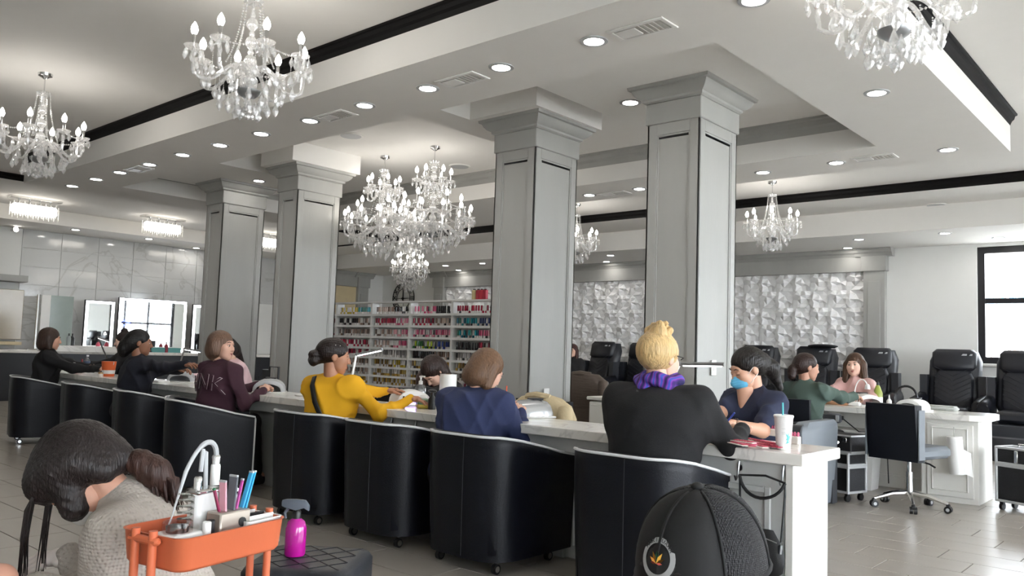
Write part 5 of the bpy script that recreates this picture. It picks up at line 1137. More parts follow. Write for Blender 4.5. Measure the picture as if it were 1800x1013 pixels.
# -- man in a black trucker cap, seen from behind and above
def cap_man():
    u, v = .662, 1.272; face = 262   # heading in degrees
    def ex(t, org, k):
        H = k['HM']; M_cf = mat('cap_twill', '#111112', .8, var=.25, vscale=25, bump=.08, bscale=400); M_cm = mat('cap_mesh', '#1d1c1f', .7, var=.15, bump=.9, bscale=330, kind='weave')
        rx, ry, rz, c0 = .100, .118, .130, Vector((0, -.018, .006))
        def S_(az, el_): q = math.cos(el_)**.8; return c0+Vector((rx*q*math.sin(az), ry*q*math.cos(az), rz*math.sin(el_)**1.0))
        nm = NM()
        for pnl in range(6):           # six panels, each a patch of the dome, slightly domed between seams
            a0 = PI/3*pnl; vs = []; fs = []; n = 8; m_ = 9
            for i in range(m_+1):
                e = (.02 if 2 <= pnl <= 3 else -.0)+(PI/2-.02)*i/m_
                for j in range(n+1):
                    a = a0+PI/3*j/n; bulge = .0035*math.sin(PI*j/n)**.7; vs.append(S_(a, e)*1.0+(S_(a, e)-c0).normalized()*bulge)
            for i in range(m_):
                for j in range(n): q = i*(n+1)+j; fs.append((q, q+n+1, q+n+2, q+1))
            nm.put((np.array([tuple(x) for x in vs]), fs), M_cf if pnl in (0, 5) else M_cm, H)
        nm.obj('cap_crown', t, org)
        for pnl in range(6): NM().put(mbvf(MB().tube([S_(PI/3*pnl, e)*1.0+(S_(PI/3*pnl, e)-c0).normalized()*.001 for e in [PI/2*i/12 for i in range(12)]], .0028, 5)), M_cf, H).obj('cap_seam', t, org)
        NM().put(mbvf(MB().ball(S_(0, PI/2)+Vector((0, 0, .004)), (.011, .011, .007), 12)), M_cf, H).obj('cap_button', t, org)
        NM().put(mbvf(MB().tube([S_(a, .0)*1.002 for a in [2*PI*i/28 for i in range(28)]], .006, 6, closed=True)), M_cf, H).obj('cap_band', t, org)
        vs = []; fs = []
        for i in range(7):
            for j in range(13):
                a = -1.15+2.3*j/12; r_ = i/6; p = S_(a, .0)+Vector((0, 1, 0))*(.075*r_*math.cos(a*.9))-Vector((0, 0, .018*r_+.018*(math.sin(a)**2)*r_)); vs.append(p)
        nb2 = len(vs); vs += [p-Vector((0, 0, .004)) for p in vs]
        for i in range(6):
            for j in range(12): q = i*13+j; fs.append((q, q+1, q+14, q+13)); fs.append((nb2+q, nb2+q+13, nb2+q+14, nb2+q+1))
        NM().put((np.array([tuple(x) for x in vs]), fs), M_cf, H).obj('cap_bill', t, org)
        # round patch on the front panel nearest the camera: black disc, grey ring, lettering, leaf
        az, ev = PATCH
        pc = S_(az, ev); nrm = (pc-c0); nrm = Vector((nrm.x/rx**2, nrm.y/ry**2, nrm.z/rz**2)).normalized(); upv = (Vector((0, 0, 1))-nrm*nrm.z).normalized(); rt = upv.cross(nrm)
        def onp(x, y, d): # wrap patch coordinates onto the dome
            p = pc+rt*x+upv*y-c0; k_ = 1/math.sqrt((p.x/rx)**2+(p.y/ry)**2+(p.z/rz)**2); p = p*k_; return c0+p+nrm*(d+.0035)
        def disc(r0, r1, d, m_, nm_):
            mb = MB(); n = 36; vs = [onp(r*math.cos(2*PI*j/n), r*math.sin(2*PI*j/n), d) for r in ([r0, (r0+r1)/2, r1] if r0 else [.0004, r1*.5, r1]) for j in range(n)]
            fs = [(i*n+j, i*n+(j+1) % n, (i+1)*n+(j+1) % n, (i+1)*n+j) for i in range(2) for j in range(n)]
            NM().put((np.array([tuple(x) for x in vs]), [tuple(reversed(f)) for f in fs] if False else fs), m_, H).obj(nm_, t, org)
        RP = .034
        disc(0, RP*1.06, .0004, M_plk, 'patch_backing'); disc(RP*.72, RP, .0012, mat('patch_grey', '#a9a9a9', .8), 'patch_ring')
        word = 'MARIJUANA'
        for i, ch in enumerate(word):
            me = text_mesh(ch, .0098, .0002); a = PI/2+.95-1.9*i/(len(word)-1)*1.0; me.materials.append(M_plk)
            for v_ in me.vertices:
                x, y = v_.co.x, v_.co.y; rr_ = RP*.86+y; b = a-x/(RP*.86); q = onp(rr_*math.cos(b), rr_*math.sin(b), .0018+v_.co.z); v_.co = H @ q - org
            mobj('patch_letter', me, t)
        for ang, l, col in ((0, .024, '#2e8a57'), (.5, .020, '#d8a126'), (-.5, .020, '#d8a126'), (1.0, .017, '#d98a1e'), (-1.0, .017, '#d98a1e'), (1.5, .012, '#b5402a'), (-1.5, .012, '#b5402a')):
            mb = MB(); b = Vector((0, -.008)); d = Vector((math.sin(ang), math.cos(ang))); pd = Vector((d.y, -d.x)); pts = [b, b+d*l*.5+pd*l*.16, b+d*l, b+d*l*.5-pd*l*.16]
            NM().put((np.array([tuple(onp(p.x, p.y, .0016)) for p in pts]), [(0, 1, 2, 3), (3, 2, 1, 0)]), mat('leaf_'+col, col, .7), H).obj('patch_leaf', t, org)
    person('man in a black mesh trucker cap with a round leaf patch', u, v, face, .06, head=CAPH, wrists=[None, None], sk='#d2a58e', top=(cloth('charcoal_tee', '#2a2a2d'), .005, .8), sleeve=.1, bulk=1.2, seat=.115, hair=[el((0, -.03, -.01), (.083, .095, .06), k=.02), sub(el((0, .1, -.03), (.07, .09, .1), k=.02)), sub(el((0, -.03, -.09), (.2, .2, .05), k=.02))], hairc='#2c2320', extra=ex, eyes='open')
CAPH = (.0, .14, .0); PATCH = (.0, .36)
cap_man()
# ================================================================== SMALL THINGS
def S1(name, label, cat, px, py, z=ZT, rot=0., group=None):
    g = G(px, py, z); return thing(name, label, cat, g, rot, group)
def lat(t, nm, m, prof, n=16, o=(0, 0, 0)): return MB().lathe(prof, n, o).obj(nm, m, t)
# nail lamps
def nail_lamp(px, py, lb, shell, rot=0., s=1., z=ZT):
    t = S1('nail_lamp', lb, 'nail lamp', px, py, z, rot); rings = []
    for y, w_, h in ((-.11, .105, .065), (-.10, .115, .085), (.03, .115, .095), (.10, .10, .085), (.12, .08, .05)):
        rings.append([Vector((w_*s*math.cos(a)*(1 if abs(math.cos(a)) < .9 else 1), y*s, .012+h*s*max(0, math.sin(a))**.75)) for a in [PI*i/14 for i in range(15)]])
    n = 15; vs = [p for r in rings for p in r]; inner = [[Vector((p.x*.86, p.y, .012+(p.z-.012)*.84)) for p in r] for r in rings]; k = len(rings)
    mb = MB(); vs += [p for r in inner for p in r]; o = k*n; fs = []
    for i in range(k-1):
        for j in range(n-1): fs += [(i*n+j, i*n+j+1, (i+1)*n+j+1, (i+1)*n+j), (o+i*n+j, o+(i+1)*n+j, o+(i+1)*n+j+1, o+i*n+j+1)]
    for j in range(n-1): fs.append((j, o+j, o+j+1, j+1))
    fs.append(tuple((k-1)*n+j for j in range(n))); mb.add(vs, fs).obj('shell', shell, t, 50)
    MB().box((0, 0, .006), (.235*s, .24*s, .012), .004).obj('base_plate', M_plw, t); MB().box((0, .04*s, .1*s+.006), (.08*s, .07*s, .012), .004).obj('display', M_plk, t); return t
M_silver = mat('silver_plastic', '#c2c4c6', .25, .6)
nail_lamp(930, 733, 'silver nail-curing lamp in front of the tan jacket', M_silver, -.35, 1.1); nail_lamp(474, 690, 'grey nail-curing lamp on the counter beside the maroon sweater', M_plg, .9, 1.15)
nail_lamp(320, 672, 'grey nail-curing lamp under the stretched-out arm', M_plg, .9, 1.1); nl = nail_lamp(718, 712, 'white nail-curing lamp with a violet glow at the yellow sleeve', M_plw, 1.2, 1.15); MB().box((0, -.02, .05), (.14, .03, .02), .004).obj('uv_diode', emitter('uv_glow', '#b9a0ff', 6), nl)
nail_lamp(1606, 722, 'white domed nail-curing lamp on the desk behind the swivel chair', M_plw, -.2, 1.05)
# LED desk lamps
def bar_lamp(base, a, b, lb, col=M_plw):
    t = thing('desk_lamp', lb, 'lamp', base); a = Vector(a)-Vector(base); b = Vector(b)-Vector(base); MB().lathe(((.05, 0), (.05, .012), (.012, .018)), 16).obj('base', col, t)
    MB().tube([(0, 0, .015), a], .009, 8).obj('arm', col, t); MB().ball(a, .014, 10).obj('joint', M_steel, t)
    d = (b-a); MB().tube([a, b], .011, 8).obj('lamp_bar', M_steel, t); MB().tube([a+d*.08-Vector((0, 0, .006)), b-d*.05-Vector((0, 0, .006))], .009, 6).obj('led_strip', M_ledw, t)
g = G(1180, 745, ZT); bar_lamp(P(2.55, 4.15, ZT), atV(1195, 640, 4.16), atV(1273, 641, 4.2), 'slim LED lamp bar reaching between the blonde woman and the masked technician')
bar_lamp(G(612, 705, ZT), atV(626, 624, 4.12), atV(672, 614, 4.12), 'glowing LED lamp bar in front of the polish rack'); bar_lamp(G(313, 655, ZT), atV(324, 613, 4.2), atV(353, 618, 4.2), 'white folding LED lamp above the stretched-out arm'); bar_lamp(G(196, 650, ZT), atV(172, 593, 4.2), atV(192, 600, 4.2), 'grey folding LED lamp behind the orange bucket', M_steel)
# pump bottle, tissue box, dark bottle, towel roll
t = S1('pump_bottle', 'clear hand sanitiser pump bottle with a white pump and red label', 'bottle', 738, 711); lat(t, 'bottle', M_clear, ((.04, 0), (.045, .01), (.045, .12), (.03, .15), (.015, .155))); lat(t, 'liquid', glass('gel', (.88, .93, .96), .6, .1, .3), ((.038, .004), (.041, .01), (.041, .11))); lat(t, 'pump', M_plw, ((.016, .15), (.016, .175), (.007, .18), (.007, .2), (.014, .205), (.014, .215))); MB().box((.02, 0, .21), (.05, .012, .012), .003).obj('nozzle', M_plw, t); MB().box((.004, -.043, .08), (.045, .008, .05), .002).obj('label_red', mat('label_red', '#a64a52', .6), t)
t = S1('wipes_tub', 'green and yellow tub of wipes with a white lid', 'tub', 742, 718, rot=-.6); MB().box((0, 0, .035), (.11, .08, .07), .01).obj('tub', mat('tub_green', '#7d9a7c', .5), t); MB().box((0, 0, .018), (.113, .083, .035), .008).obj('yellow_band', mat('tub_yellow', '#d4bd4e', .5), t); MB().ball((0, 0, .072), (.045, .035, .022), 12).obj('wipes', M_plw, t)
t = S1('dark_bottle', 'black bottle with a wide cap beside the paper towel roll', 'bottle', 759, 720); lat(t, 'bottle', M_plk, ((.026, 0), (.028, .01), (.028, .07), (.01, .1), (.01, .12))); MB().ball((0, 0, .128), (.04, .025, .012), 12).obj('cap', M_plk, t)
t = S1('paper_towel_roll', 'white paper towel roll standing between the two bowed heads', 'towel roll', 786, 716); lat(t, 'roll', M_plw, ((.02, 0), (.062, .0), (.063, .12), (.062, .24), (.02, .24)), 24); lat(t, 'core', mat('cardboard', '#a58a68', .8), ((.02, .0), (.02, .242)))
t = S1('polish_vial', 'small dark vial in front of the glowing nail lamp', 'bottle', 709, 715); lat(t, 'vial', M_plk, ((.013, 0), (.013, .035), (.008, .04), (.007, .075)))
t = S1('iced_cup', 'clear iced drink cup with an orange straw beside the silver lamp', 'cup', 888, 728); lat(t, 'cup', M_clear, ((.03, 0), (.042, .13), (.044, .132))); lat(t, 'drink', glass('milky', (.9, .88, .85), .3, .2, .8), ((.028, .003), (.036, .07))); MB().tube([(0, 0, .03), (.006, 0, .19)], .0045, 6).obj('straw', mat('orange_straw', '#e0603f', .5), t)
t = S1('paper_roll', 'small white paper roll lying on the counter beside the blonde woman', 'paper roll', 1076, 747, rot=.5); MB().lathe(((.016, -.05), (.042, -.05), (.042, .05), (.016, .05)), 20, (0, 0, 0), M=Matrix.Translation((0, 0, .042)) @ Matrix.Rotation(PI/2, 4, 'Y')).obj('roll', M_plw, t); MB().lathe(((.001, -.051), (.016, -.051), (.016, .051), (.001, .051)), 12, M=Matrix.Translation((0, 0, .042)) @ Matrix.Rotation(PI/2, 4, 'Y')).obj('core', mat('core_dark', '#4b4038', .8), t)
# foam cup with teal straw and leaf print
t = S1('foam_cup', 'tall white foam cup with a teal straw at the end of the counter', 'cup', 1377, 790); lat(t, 'cup', mat('foam', '#eceae8', .6, bump=.1, bscale=120), ((.031, 0), (.033, .004), (.044, .148), (.0455, .15), (.0455, .154)), 28); lat(t, 'lid', M_plw, ((.046, .152), (.048, .158), (.045, .164), (.04, .165), (.038, .16), (.001, .16)), 28); MB().tube([(0, 0, .02), (-.004, -.002, .222)], .0045, 8).obj('straw', mat('teal_straw', '#4bb8bb', .4), t)
mt = mat('teal_print', '#6cc3c3', .6); mg = mat('grey_print', '#b7b6b8', .6); vd = math.atan2(-t.location.y, -t.location.x)
def onc(a, z): r_ = .033+(.011)*z/.135+.0008; return Vector((r_*math.cos(vd+a), r_*math.sin(vd+a), z))
for k, (a, z, l, an) in enumerate(((.35, .03, .045, 1.1), (.5, .035, .05, 1.5), (.2, .028, .035, .5), (.65, .05, .035, 2.0), (.3, .045, .03, .9))):
    da, dz = math.cos(an)/.036, math.sin(an); p = [onc(a, z), onc(a+da*l*.5+.14*dz, z+dz*l*.5-.003), onc(a+da*l, z+dz*l), onc(a+da*l*.5-.14*dz, z+dz*l*.5+.003)]; MB().add(p, [(0, 1, 2, 3), (3, 2, 1, 0)]).obj('leaf_print', mt, t, 0)
for z in (.075, .082, .10): MB().tube([onc(-.2+.07*j, z+.002*math.sin(j*2)) for j in range(7)], .0008, 4).obj('line_print', mg, t)
# red nail sample fans and racks
M_red = mat('sample_red', '#b3364c', .4, var=.3, vscale=60); M_pk = mat('sample_pink', '#dd6a8c', .4); M_card = mat('sample_card', '#e5ddd6', .5)
rr = random.Random(2)
for k, (px, py, r_, l) in enumerate(((1352, 786, .45, .20), (1340, 783, .3, .22), (1326, 784, .62, .20), (1312, 782, .8, .17), (1302, 777, .25, .16), (1330, 776, .5, .2), (1316, 774, .35, .2), (1345, 779, .7, .18), (1297, 782, .6, .14))):
    t = S1('nail_sample_card', 'fanned card of red nail samples beside the foam cup', 'sample card', px, py, ZT+.003+.007*(k % 5), -r_, 'red nail sample cards'); MB().box((0, 0, .002), (l, .034, .004), .001).obj('card', (M_card, M_red)[k % 2], t)
    for j in range(9):
        MB().box((-l/2+l*(j+.7)/10, .012, .006), (l*.06, .035, .004), .0015).obj('nail_tip', (M_red, M_pk)[rr.random() < .25], t)
for px, py, n_, lb in ((1352, 766, 9, 'white rack of pink-capped nail tips behind the foam cup'), (1397, 781, 3, 'white rack of three pink-capped bottles beside the foam cup')):
    t = S1('sample_rack', lb, 'rack', px, py, ZT, -.18); w_ = .019*n_; MB().box((0, 0, .02), (w_, .03, .04), .004).obj('holder', M_card, t)
    for j in range(n_): MB().lathe(((.006, .03), (.007, .055), (.004, .062)), 8, (-w_/2+.0095+.019*j, 0, 0)).obj('pink_cap', M_pk, t)
t = S1('folded_towel', 'folded white cloth beside the blonde woman\'s elbow', 'cloth', 1285, 765); MB().box((0, 0, .015), (.14, .1, .03), .012).obj('cloth', M_plw, t); MB().box((0, 0, .034), (.13, .09, .01), .004).obj('fold', M_plw, t)
t = thing('nail_file_pen', 'blue tool held in the masked technician\'s hand', 'tool', atV(1282, 735, 4.13)); MB().tube([(-.02, 0, -.03), (.03, 0, .03)], .005, 8).obj('barrel', mat('blue_pen', '#3348a8', .4), t); MB().tube([(-.02, 0, -.03), (-.03, 0, -.042)], [.004, .001], 6).obj('tip', M_chrome, t)
# far end of the counter
t = S1('paper_cup', 'pale pink paper cup with a white lid in front of the brown-bobbed woman', 'cup', 131, 657); lat(t, 'cup', mat('pink_cup', '#d8b0ae', .6), ((.032, 0), (.042, .11))); lat(t, 'lid', M_plw, ((.044, .11), (.044, .122), (.035, .128)))
t = S1('water_bottle', 'clear water bottle with a dark label beside the pink cup', 'bottle', 152, 656); lat(t, 'bottle', M_clear, ((.03, 0), (.033, .01), (.033, .14), (.013, .18), (.013, .2))); lat(t, 'label', mat('label_navy', '#43506b', .5), ((.0335, .09), (.0335, .14)));  lat(t, 'cap', M_plw, ((.014, .195), (.014, .212)))
t = S1('red_bottle', 'small dark red bottle between the pink cup and the water bottle', 'bottle', 143, 653); lat(t, 'bottle', mat('red_bottle', '#8b2d32', .4), ((.02, 0), (.022, .09), (.01, .12), (.008, .15)))
t = S1('orange_bucket', 'orange and white plastic bucket beside the reaching woman', 'bucket', 190, 662); lat(t, 'bucket', mat('bucket_orange', '#d8632f', .5), ((.06, 0), (.075, .16), (.078, .165))); lat(t, 'white_band', M_plw, ((.064, .03), (.068, .07), (.066, .07))); MB().tube([(.078*math.cos(a), .02, .16-.06*math.sin(a)) for a in [PI*i/10 for i in range(11)]], .004, 5).obj('handle', M_plw, t)
for px in (176, 181): t = S1('cream_jar', 'small cream-coloured jar at the foot of the orange bucket', 'jar', px, 662, group='jars by the bucket'); lat(t, 'jar', M_card, ((.018, 0), (.02, .03))); lat(t, 'lid', mat('jar_gold', '#b08a58', .4), ((.021, .03), (.021, .045)))
t = S1('nail_tray', 'white tray of tools on the counter under the stretched-out arm', 'tray', 280, 672); MB().box((0, 0, .01), (.2, .12, .02), .004).obj('tray', M_plw, t); MB().tube([(-.06, 0, .03), (.07, .02, .03)], .006, 6).obj('tool', M_steel, t)
t = thing('suitcase', 'black suitcase with its pull handle raised behind the counter', 'suitcase', P(8.0, 5.15, 0)); MB().box((0, 0, .33), (.36, .24, .6), .04).obj('body', M_plk, t); MB().tube([(-.09, 0, .62), (-.09, 0, .93), (.09, 0, .93), (.09, 0, .62)], .012, 6).obj('pull_handle', M_plk, t)
for x in (-.13, .13): MB().cyl((x-.015, 0, .025), (x+.015, 0, .025), .025).obj('wheel', M_plk, t)
t = S1('tool_jar', 'white pot of brushes on the counter beside the pale pink top', 'jar', 452, 683); lat(t, 'pot', M_plw, ((.025, 0), (.03, .07)));  MB().tube([(0, 0, .03), (.02, 0, .12)], .003, 5).obj('brush', M_plk, t)
t = S1('plate', 'small white tray with cotton near the yellow sweater', 'tray', 538, 697); MB().box((0, 0, .006), (.18, .1, .012), .004).obj('tray', M_plw, t); MB().ball((.02, 0, .025), (.03, .02, .016), 10).obj('cotton', M_plw, t)
# red and orange tubs on a ledge between the columns
for k, (px, py, col) in enumerate(((428, 640, '#d9643a'), (434, 655, '#b3394a'))):
    t = thing('round_tub', ('orange round tub behind the pale pink top', 'crimson round tub behind the pale pink top')[k], 'tub', Vector((atV(px, py, 8.2).x-(.0, .12)[k], 8.2, .73))); MB().lathe(((.05, 0), (.07, .10), (.075, .11)), 16).obj('tub', mat('tub_'+col, col, .5), t); MB().lathe(((.076, .11), (.076, .125), (.01, .13)), 16).obj('lid', M_plw, t)
ubox(MB(), 10.2, 12.8, 8.0, 8.5, 0, .73, .01).obj('side_cabinet', mat('dark_cabinet', '#2b2d31', .4)); o = bpy.data.objects['side_cabinet']; tag(o, 'low dark cabinet between the left pair of columns', 'cabinet')
# bottles on the wash counter
for k, (px, py, col) in enumerate(((121, 596, '#9fa8a8'), (127, 596, '#2a2c2e'), (291, 627, '#8f2f3d'), (186, 622, '#8f2f3d'))):
    t = thing('bottle', ('pale glass bottle in front of the frosted partition', 'black bottle in front of the frosted partition', 'crimson bottle below the wide lit mirror', 'crimson bottle below the smaller lit mirror')[k], 'bottle', G(px, py, .99) if k < 2 else G(px, py, .92)); t.location.z = 1.02 if k < 2 else .92; t.location.x = -(UL-.9) if k < 2 else -(UL-.6); q = atU(px, py, -t.location.x); t.location.y = q.y; lat(t, 'body', mat('bt_'+col, col, .3), ((.04, 0), (.042, .14), (.015, .18))); lat(t, 'pump', M_plk, ((.012, .18), (.012, .22), (.02, .225)))
for k, px in enumerate((276, 303)): q = atU(px, 628, UL-.55); t = thing('teal_box', 'teal and white box on the wash counter beneath the wide mirror', 'box', (q.x, q.y, .92), 0, 'boxes under the wide mirror'); MB().box((0, 0, .05), (.15, .28, .1), .006).obj('carton', mat('teal_carton', '#5b9a97', .5), t); MB().box((0, 0, .105), (.14, .27, .012), .003).obj('lid', M_plw, t)
q = atU(262, 622, UL-.55); t = thing('tablet_screen', 'black screen standing on the wash counter under the mirror', 'screen', (q.x, q.y, .92)); MB().box((0, 0, .13), (.02, .24, .22), .006).obj('screen', M_plk, t); MB().box((0, 0, .01), (.1, .12, .02), .004).obj('foot', M_plk, t)
q = atU(330, 634, UL-.72); t = thing('power_outlet', 'white double outlet on the dark counter front', 'outlet', atU(282, 641, UL-.69)); MB().box((0, 0, 0), (.01, .16, .12), .003).obj('cover_plate', M_plw, t)
for y in (-.035, .035): MB().box((.005, y, 0), (.006, .04, .05), .002).obj('socket', M_plk, t)
# faucets
for px in (178, 298): q = atU(px, 620, UL-.3); t = thing('faucet', 'tall chrome gooseneck faucet on the wash counter', 'faucet', (q.x, q.y, .92), 0, 'faucets on the wash counter'); MB().tube([(0, 0, 0), (0, 0, .3), (.03, 0, .36), (.1, 0, .38), (.15, 0, .33)], .02, 8).obj('spout', M_chrome, t); MB().lathe(((.04, 0), (.04, .02), (.02, .03)), 14).obj('base', M_chrome, t)
# right desk things
t = S1('pump_bottle', 'olive green pump bottle with a white lower half on the desk', 'bottle', 1543, 712); lat(t, 'lower', M_plw, ((.045, 0), (.048, .01), (.048, .08))); lat(t, 'upper', mat('olive', '#8f9a3f', .35), ((.048, .08), (.046, .12), (.02, .19), (.014, .2))); lat(t, 'pump', M_plk, ((.014, .2), (.014, .225), (.006, .23), (.006, .245))); MB().box((.015, 0, .25), (.05, .014, .012), .003).obj('nozzle', M_plk, t)
nail_lamp(1519, 713, 'white nail-curing lamp in front of the girl in the pink vest', M_plw, .8, 1.15)
t = S1('gooseneck_lamp', 'small white gooseneck lamp in front of the pink vest', 'lamp', 1502, 714); MB().box((0, 0, .02), (.11, .07, .04), .008).obj('base', M_plw, t); MB().tube(bz((0, 0, .04), (-.01, 0, .30), (.1, 0, .30), (.12, 0, .20), 12), .006, 7).obj('gooseneck', M_plw, t); MB().lathe(((.028, -.02), (.02, .02), (.008, .03)), 12, (.122, 0, .19)).obj('lamp_head', M_plw, t)
t = S1('arm_rest_pad', 'orange padded hand rest with files on the desk', 'hand rest', 1470, 712); MB().box((0, 0, .03), (.26, .1, .06), .025).obj('pad', mat('peach_pad', '#c99b78', .6), t); MB().box((.09, -.02, .065), (.11, .05, .012), .003).obj('file_stack', M_card, t)
for px, lb in ((1563, 'white squeeze bottle on the desk beside the olive bottle'),): t = S1('squeeze_bottle', lb, 'bottle', px, 716); lat(t, 'bottle', M_plw, ((.022, 0), (.024, .06), (.008, .085), (.003, .12))); lat(t, 'cap', M_plg, ((.009, .083), (.009, .092)))
t = S1('folded_towel', 'grey folded towel lying along the desk end', 'towel', 1650, 721, rot=-.1); MB().box((0, 0, .018), (.34, .12, .036), .016).obj('towel', mat('towel_grey', '#b7b9b4', .9, bump=.5), t); MB().box((0, 0, .04), (.3, .1, .01), .004).obj('fold', MATS['towel_grey'], t)
t = S1('round_handle_dryer', 'black looped handle of a dust collector on the desk', 'dust collector', 1590, 712); MB().tube(bz((-.1, 0, .0), (-.14, 0, .24), (.14, 0, .26), (.12, 0, .05), 14), .012, 8).obj('loop', M_plk, t); MB().box((-.11, 0, .06), (.05, .06, .12), .01).obj('motor', M_plk, t)
t = S1('small_tray', 'flat white tray of tools beside the white squeeze bottle', 'tray', 1540, 722); MB().box((0, 0, .008), (.14, .07, .016), .004).obj('tray', M_plw, t); MB().tube([(-.04, 0, .02), (.05, .01, .02)], .004, 5).obj('tool', M_chrome, t)
for k, (x0, y0, x1, y1, x2, y2) in enumerate(((1480, 735, 1530, 760, 1500, 800), (1520, 770, 1560, 800, 1562, 850), (1625, 735, 1590, 790, 1650, 745), (1640, 735, 1655, 770, 1648, 790))):
    a, b, c = (atV(x0, y0, 8.15), atV(x1, y1, 8.1), atV(x2, y2, 8.15)); t = thing('power_cable', 'thin black cable hanging under the manicure desk', 'cable', a, 0, 'cables under the desk'); MB().tube([Vector((0, 0, 0)), (b-a)*.6+Vector((0, 0, -.05)), b-a, c-a], .006, 6).obj('cord', M_plk, t); MB().box((0, 0, 0), (.03, .03, .04), .006).obj('plug', M_plk, t)
t = thing('nail_drill_unit', 'dark grey nail drill unit clipped below the desk edge at the green sleeve', 'nail drill', atV(1463, 735, 7.95)); MB().box((0, 0, 0), (.16, .08, .09), .015).obj('housing', mat('dark_grey_plastic', '#4a4c50', .4), t); MB().box((.06, -.041, 0), (.03, .006, .06), .002).obj('face_plate', M_plg, t); MB().tube([(-.08, 0, .02), (-.14, -.02, -.06), (-.12, -.02, -.16)], .007, 6).obj('cord', M_plk, t)
# ---- orange trolley in the foreground with its contents
M_or = mat('orange_powder_coat', '#cf6a45', .45, var=.04, bump=.03)
c4 = [G(215, 930, .73), G(338, 943, .73), G(505, 907, .73), G(323, 903, .73)]
ctr = Vector((-2.01, 1.12, 0)); ang = math.atan2((c4[2]-c4[1]).y, (c4[2]-c4[1]).x)
tr = thing('orange_trolley', 'orange metal utility trolley with a deep tray beside the pedicurist', 'trolley', ctr, ang); L2, B2, HT = .172, .116, .082
def rrect(l, b, r, z, n=4):
    o = []
    for cx, cy, a0 in ((l-r, b-r, 0), (-l+r, b-r, PI/2), (-l+r, -b+r, PI), (l-r, -b+r, 3*PI/2)):
        for i in range(n+1): a = a0+PI/2*i/n; o.append(Vector((cx+r*math.cos(a), cy+r*math.sin(a), z)))
    return o
zt = .73; MB().loft([rrect(L2-.012, B2-.012, .03, zt-HT), rrect(L2-.006, B2-.006, .034, zt-HT*.9), rrect(L2, B2, .036, zt-.004), rrect(L2+.004, B2+.004, .038, zt), rrect(L2-.002, B2-.002, .034, zt), rrect(L2-.01, B2-.01, .03, zt-HT+.012)]).obj('tray', M_or, tr, 60)
MB().loft([rrect(L2-.012, B2-.012, .03, .36), rrect(L2, B2, .036, .44), rrect(L2-.004, B2-.004, .034, .44), rrect(L2-.016, B2-.016, .03, .365)]).obj('middle_tray', M_or, tr, 60); MB().loft([rrect(L2-.012, B2-.012, .03, .10), rrect(L2, B2, .036, .18), rrect(L2-.004, B2-.004, .034, .18), rrect(L2-.016, B2-.016, .03, .105)]).obj('lower_tray', M_or, tr, 60)
for sx in (-1, 1):
    for sy in (-.032, .032):
        MB().tube([(sx*(L2+.012), sy, .05), (sx*(L2+.012), sy, zt+.012)], .0105, 10).obj('tube_leg', M_or, tr); 
    MB().box((sx*(L2+.012), 0, zt-.012), (.02, .11, .018), .006).obj('bracket', M_or, tr)
    for sy in (-.1, .1): MB().cyl((sx*L2-.01, sy, .025), (sx*L2+.01, sy, .025), .025).obj('caster', M_plk, tr)
    MB().box((sx*(L2+.004), 0, .055), (.02, .22, .02), .004).obj('caster_bar', M_or, tr)
def onT(x, y, z=zt-HT+.014): q = Matrix.Translation(ctr) @ RZ(ang) @ Vector((x, y, z)); return q
def TT(name, lb, cat, x, y, z=zt-HT+.014, rot=0., group=None): return thing(name, lb, cat, onT(x, y, z), ang+rot, group)
t = TT('drill_machine', 'white nail drill machine with chrome trim and a coiled hose in the orange trolley', 'nail drill', .0, .02); MB().box((0, 0, .075), (.075, .05, .15), .012).obj('body', M_plw, t); MB().box((0, 0, .146), (.078, .053, .014), .005).obj('chrome_trim', M_chrome, t); MB().lathe(((.011, .15), (.011, .18), (.008, .184)), 14, (-.02, 0, 0)).obj('chrome_knob', M_chrome, t)
MB().lathe(((.013, .15), (.013, .2), (.010, .21)), 14, (.06, .03, 0)).obj('handpiece_holder', M_plw, t); MB().lathe(((.011, .2), (.012, .225), (.009, .23)), 12, (.06, .03, 0)).obj('chrome_collar', M_chrome, t)
MB().tube(bz((.06, .03, .225), (.06, .03, .28), (.0, .02, .29), (-.06, 0, .2), 14)+[Vector((-.10, -.01, .10)), Vector((-.12, -.02, .07))], [.007]*10+[.0055]*5+[.002, .002], 8).obj('hose', M_plg, t); MB().tube([(.03, .03, .15), (.025, .03, .24), (.015, .03, .25), (.012, .03, .19)], .006, 7).obj('short_hose', M_plg, t)
pts = [Vector((-.07+.0*i, -.02, .02))+Vector((.018*math.cos(i*.9), .018*math.sin(i*.9), .0022*i)) for i in range(60)]; MB().tube(pts, .0028, 5).obj('coiled_cord', mat('coil_grey', '#7d7b73', .5), t)
t = TT('pen_box', 'pale steel pen box holding coloured files in the orange trolley', 'holder', .03, -.045); MB().box((0, 0, .05), (.10, .055, .1), .004).obj('box', mat('warm_steel', '#b8afa3', .3, .6), t); MB().lathe(((.001, 0), (.012, 0), (.012, .002), (.001, .002)), 12, M=Matrix.Translation((.02, -.029, .07)) @ Matrix.Rotation(PI/2, 4, 'X')).obj('hole', M_plk, t)
